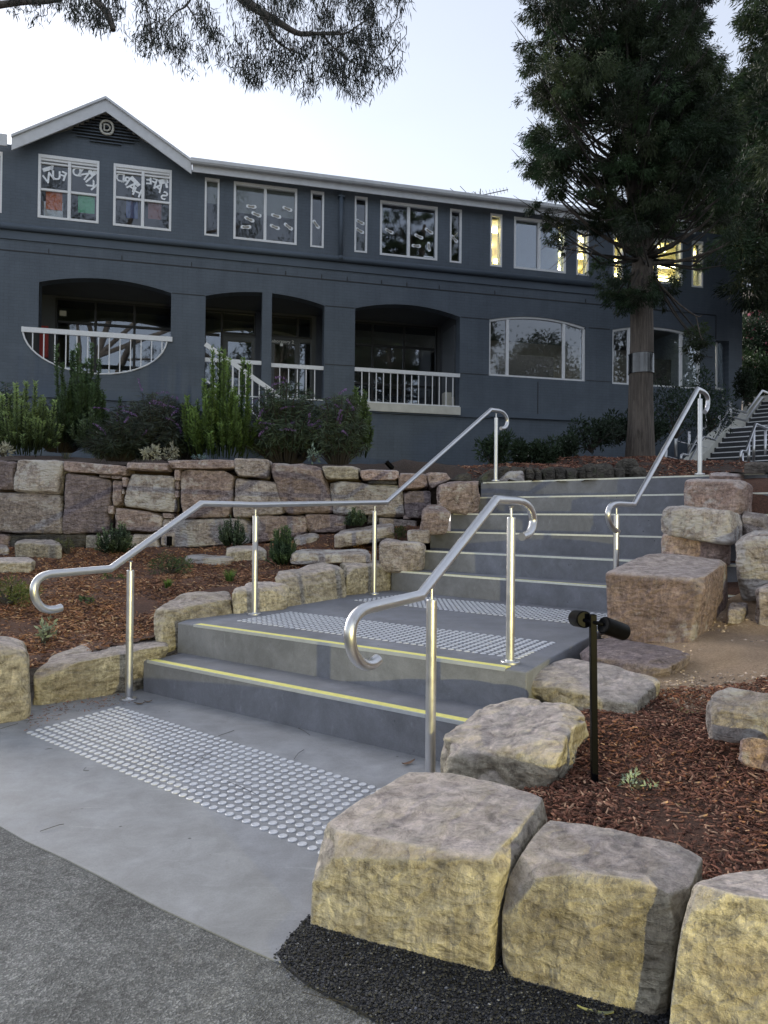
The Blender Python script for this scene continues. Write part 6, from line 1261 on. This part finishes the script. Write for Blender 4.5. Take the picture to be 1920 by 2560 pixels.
def head(c, ax, L_, r, root, lit=False):
    ax = np.array(ax, float)/np.linalg.norm(ax); m = MB(); m.lathe(c, [(r*.86,0),(r,.003),(r,L_-.003),(r*.95,L_),(r*.95,L_-.012),(.001,L_-.012)], 28, ax); o = m.out('lamp_head', M['black'], root); smooth_by_angle(o)
    m = MB(); m.lathe(np.array(c)+ax*(L_-.0115), [(r*.9,0),(r*.9,.002)], 24, ax); m.out('lens', M['spotlens'] if lit else M['lens'], o); return o
hA, hB = Lp((1508,1562), -.03), Lp((1572,1585), .02); head(hA, hB-hA, .098, .0285, gl1)
hC = Lp((1462,1549), .018); head(hC+np.array([.0,.0,0]), np.array([-.10,.99,-.08]), .082, .0285, gl1)
gl2 = empty('garden_spotlight', tuple(onf(k1(1404,805), zleft)), 'small black cylindrical spotlight on a spike at the foot of the rock wall', 'garden light')
yy = float(onf(k1(1404,800), zleft)[1]); m = MB(); m.tube([aty(k1(1404,812), yy), aty(k1(1404,770), yy)], .006, 8); m.out('spike', M['black'], gl2)
c0, c1_ = aty(k1(1404,778), yy), aty(k1(1404,700), yy); m = MB(); m.lathe(c0, [(.027,0),(.029,.003),(.029,float(c1_[2]-c0[2])),(.024,float(c1_[2]-c0[2])),(.024,.07),(.001,.07)], 20); o = m.out('lamp_head', M['black'], gl2); smooth_by_angle(o)
gl4 = empty('garden_spotlight', tuple(aty((878,1172), 9.6)), 'tiny tilted black spotlight on the soil above the rock wall', 'garden light')
m = MB(); a = aty((982,1172), 9.6); m.lathe(a, [(.03,0),(.035,.01),(.035,.13),(.03,.13)], 12, (-.6,-.2,.6)); m.out('lamp_head', M['black'], gl4)
# the lit twin behind the viewer whose warm beam rakes the boulders
LPOS = np.array([3.0, -3.2, .60])
gl3 = empty('garden_spotlight', (LPOS[0], LPOS[1], 0), 'lit black garden spotlight behind the viewer shining warm light at the steps', 'garden light')
m = MB(); m.box((LPOS[0], LPOS[1], .28), (.011,0,0), (0,.011,0), (0,0,.28)); m.out('post', M['black'], gl3)
tgt = np.array([-.6, 3.6, .25]); dr = unit((tgt-LPOS)[None])[0]; hd = head(LPOS, dr, .085, .034, gl3, True)
sp = bpy.data.lights.new('spot_beam', 'SPOT'); sp.energy = 320; sp.color = (1, .87, .34); sp.spot_size = radians(62); sp.spot_blend = .55; sp.shadow_soft_size = .02
so = bpy.data.objects.new('spot_beam', sp); COL.objects.link(so); so.location = tuple(LPOS+dr*.10); so.rotation_euler = Vector(tuple(-dr)).to_track_quat('Z', 'Y').to_euler(); so.parent = gl3; so.matrix_parent_inverse = wm(gl3).inverted()
# litter
def leaf_at(label, p, z, L_, w_, ang, col, curl=.01, name='dry_leaf', cat_='leaf', zf=None):
    P = atz(p, z) if zf is None else onf(p, zf)+np.array([0,0,.008]); n = 7; V = []; d = np.array([cos(ang), sin(ang), 0]); s = np.array([-sin(ang), cos(ang), 0])
    for i in range(n):
        t = i/(n-1); w2 = w_*sin(pi*min(.98, t*.9+.06))*.5; c = P+d*(t-.5)*L_+s*.06*L_*sin(t*4)+np.array([0,0,.002+curl*(2*t-1)**2]); V += [c-s*w2+[0,0,curl*.3], c, c+s*w2+[0,0,curl*.4]]
    F_ = [(3*i+j, 3*i+j+1, 3*i+j+4, 3*i+j+3) for i in range(n-1) for j in range(2)]; o = fastmesh(name, V, F_, M['chip'], None, np.tile(np.array(col), (len(V), 1))*RNG.uniform(.85, 1.1, (len(V), 1))); return tag(o, label, cat_)
leaf_at('long curled brown bark strip on the concrete by the big front boulder', z8(768,232), 0, .075, .020, .75, (.26,.17,.12), .012, 'bark_strip', 'bark strip')
leaf_at('dry brown leaf by the foot of the first handrail post', z3(722,1372), 0, .06, .02, .1, (.17,.12,.08)); leaf_at('second dry brown leaf beside the first, right of the post foot', z3(768,1362), 0, .045, .018, .5, (.20,.15,.11))
leaf_at('white scrap of paper lying in the bark mulch on the right', z9(930,525), 0, .045, .014, -.9, (.7,.7,.78), .004, 'paper_scrap', 'litter', zright)
leaf_at('curved green-yellow gum leaf on the asphalt at the bottom', z9(635,1755), 0, .075, .010, -.2, (.22,.23,.12), .012)
leaf_at('yellow dry leaf in the mulch above the bottom right boulder', z9(1170,533), 0, .06, .008, -.2, (.33,.24,.09), .006, zf=zright)
leaf_at('small tan leaf in the mulch right of the silver-grey plant', z9(1290,345), 0, .03, .016, -.9, (.42,.24,.15), .006, zf=zright)
leaf_at('dark twig piece left of the tactile studs', (122,1873), 0, .035, .006, .6, (.05,.04,.035), 0, 'twig_piece', 'twig')
TWL = ['curved thin twig on the asphalt edge at lower left','forked gum twig lying across the tactile studs','short twig just behind the tactile studs near the middle','thin stalk at the back edge of the tactile studs','tiny twig at the left part of the concrete path','pale twig on the black fresh asphalt','long pale twig on the asphalt below the black patch','thin twig at the far left edge of the concrete','twig by the gap between the left yellow boulders and the concrete','dark twig lying along a row of tactile studs','short twig in front of the bottom riser near the middle']
for ti, (p, q, r) in enumerate([((100,2078),(160,2060),1),((480,1915),(530,1880),1),((545,1840),(585,1826),1),((735,1898),(760,1874),1),((215,1918),(222,1926),1),((850,2410),(890,2398),1),((755,2480),(870,2508),1),((0,1822),(45,1808),1),((60,1802),(110,1795),1),((560,1950),(640,1985),1),((745,1820),(775,1838),1)]):
    a, b = atz(p, .004), atz(q, .004); c = (a+b)/2+np.array([RNG.normal()*.008, RNG.normal()*.008, .003]); tw = MB(); tw.tube(catmull([a, c, b], 4), .0010, 4); tag(tw.out('twig', M['twig']), TWL[ti], 'twig', 'thin dry twigs scattered on the ground')
# crumbs of mulch along the left edge of the concrete
lp3 = [tuple(atz(p, 0)[:2]) for p in [(60,1800),(150,1745),(330,1740),(330,1760),(170,1790),(60,1835)]]
chips('bark_chips', lp3, 260, lambda x, y: .002, L=(.006,.02), W=(.002,.006), label='crumbs of bark and soil along the left edge of the concrete path')
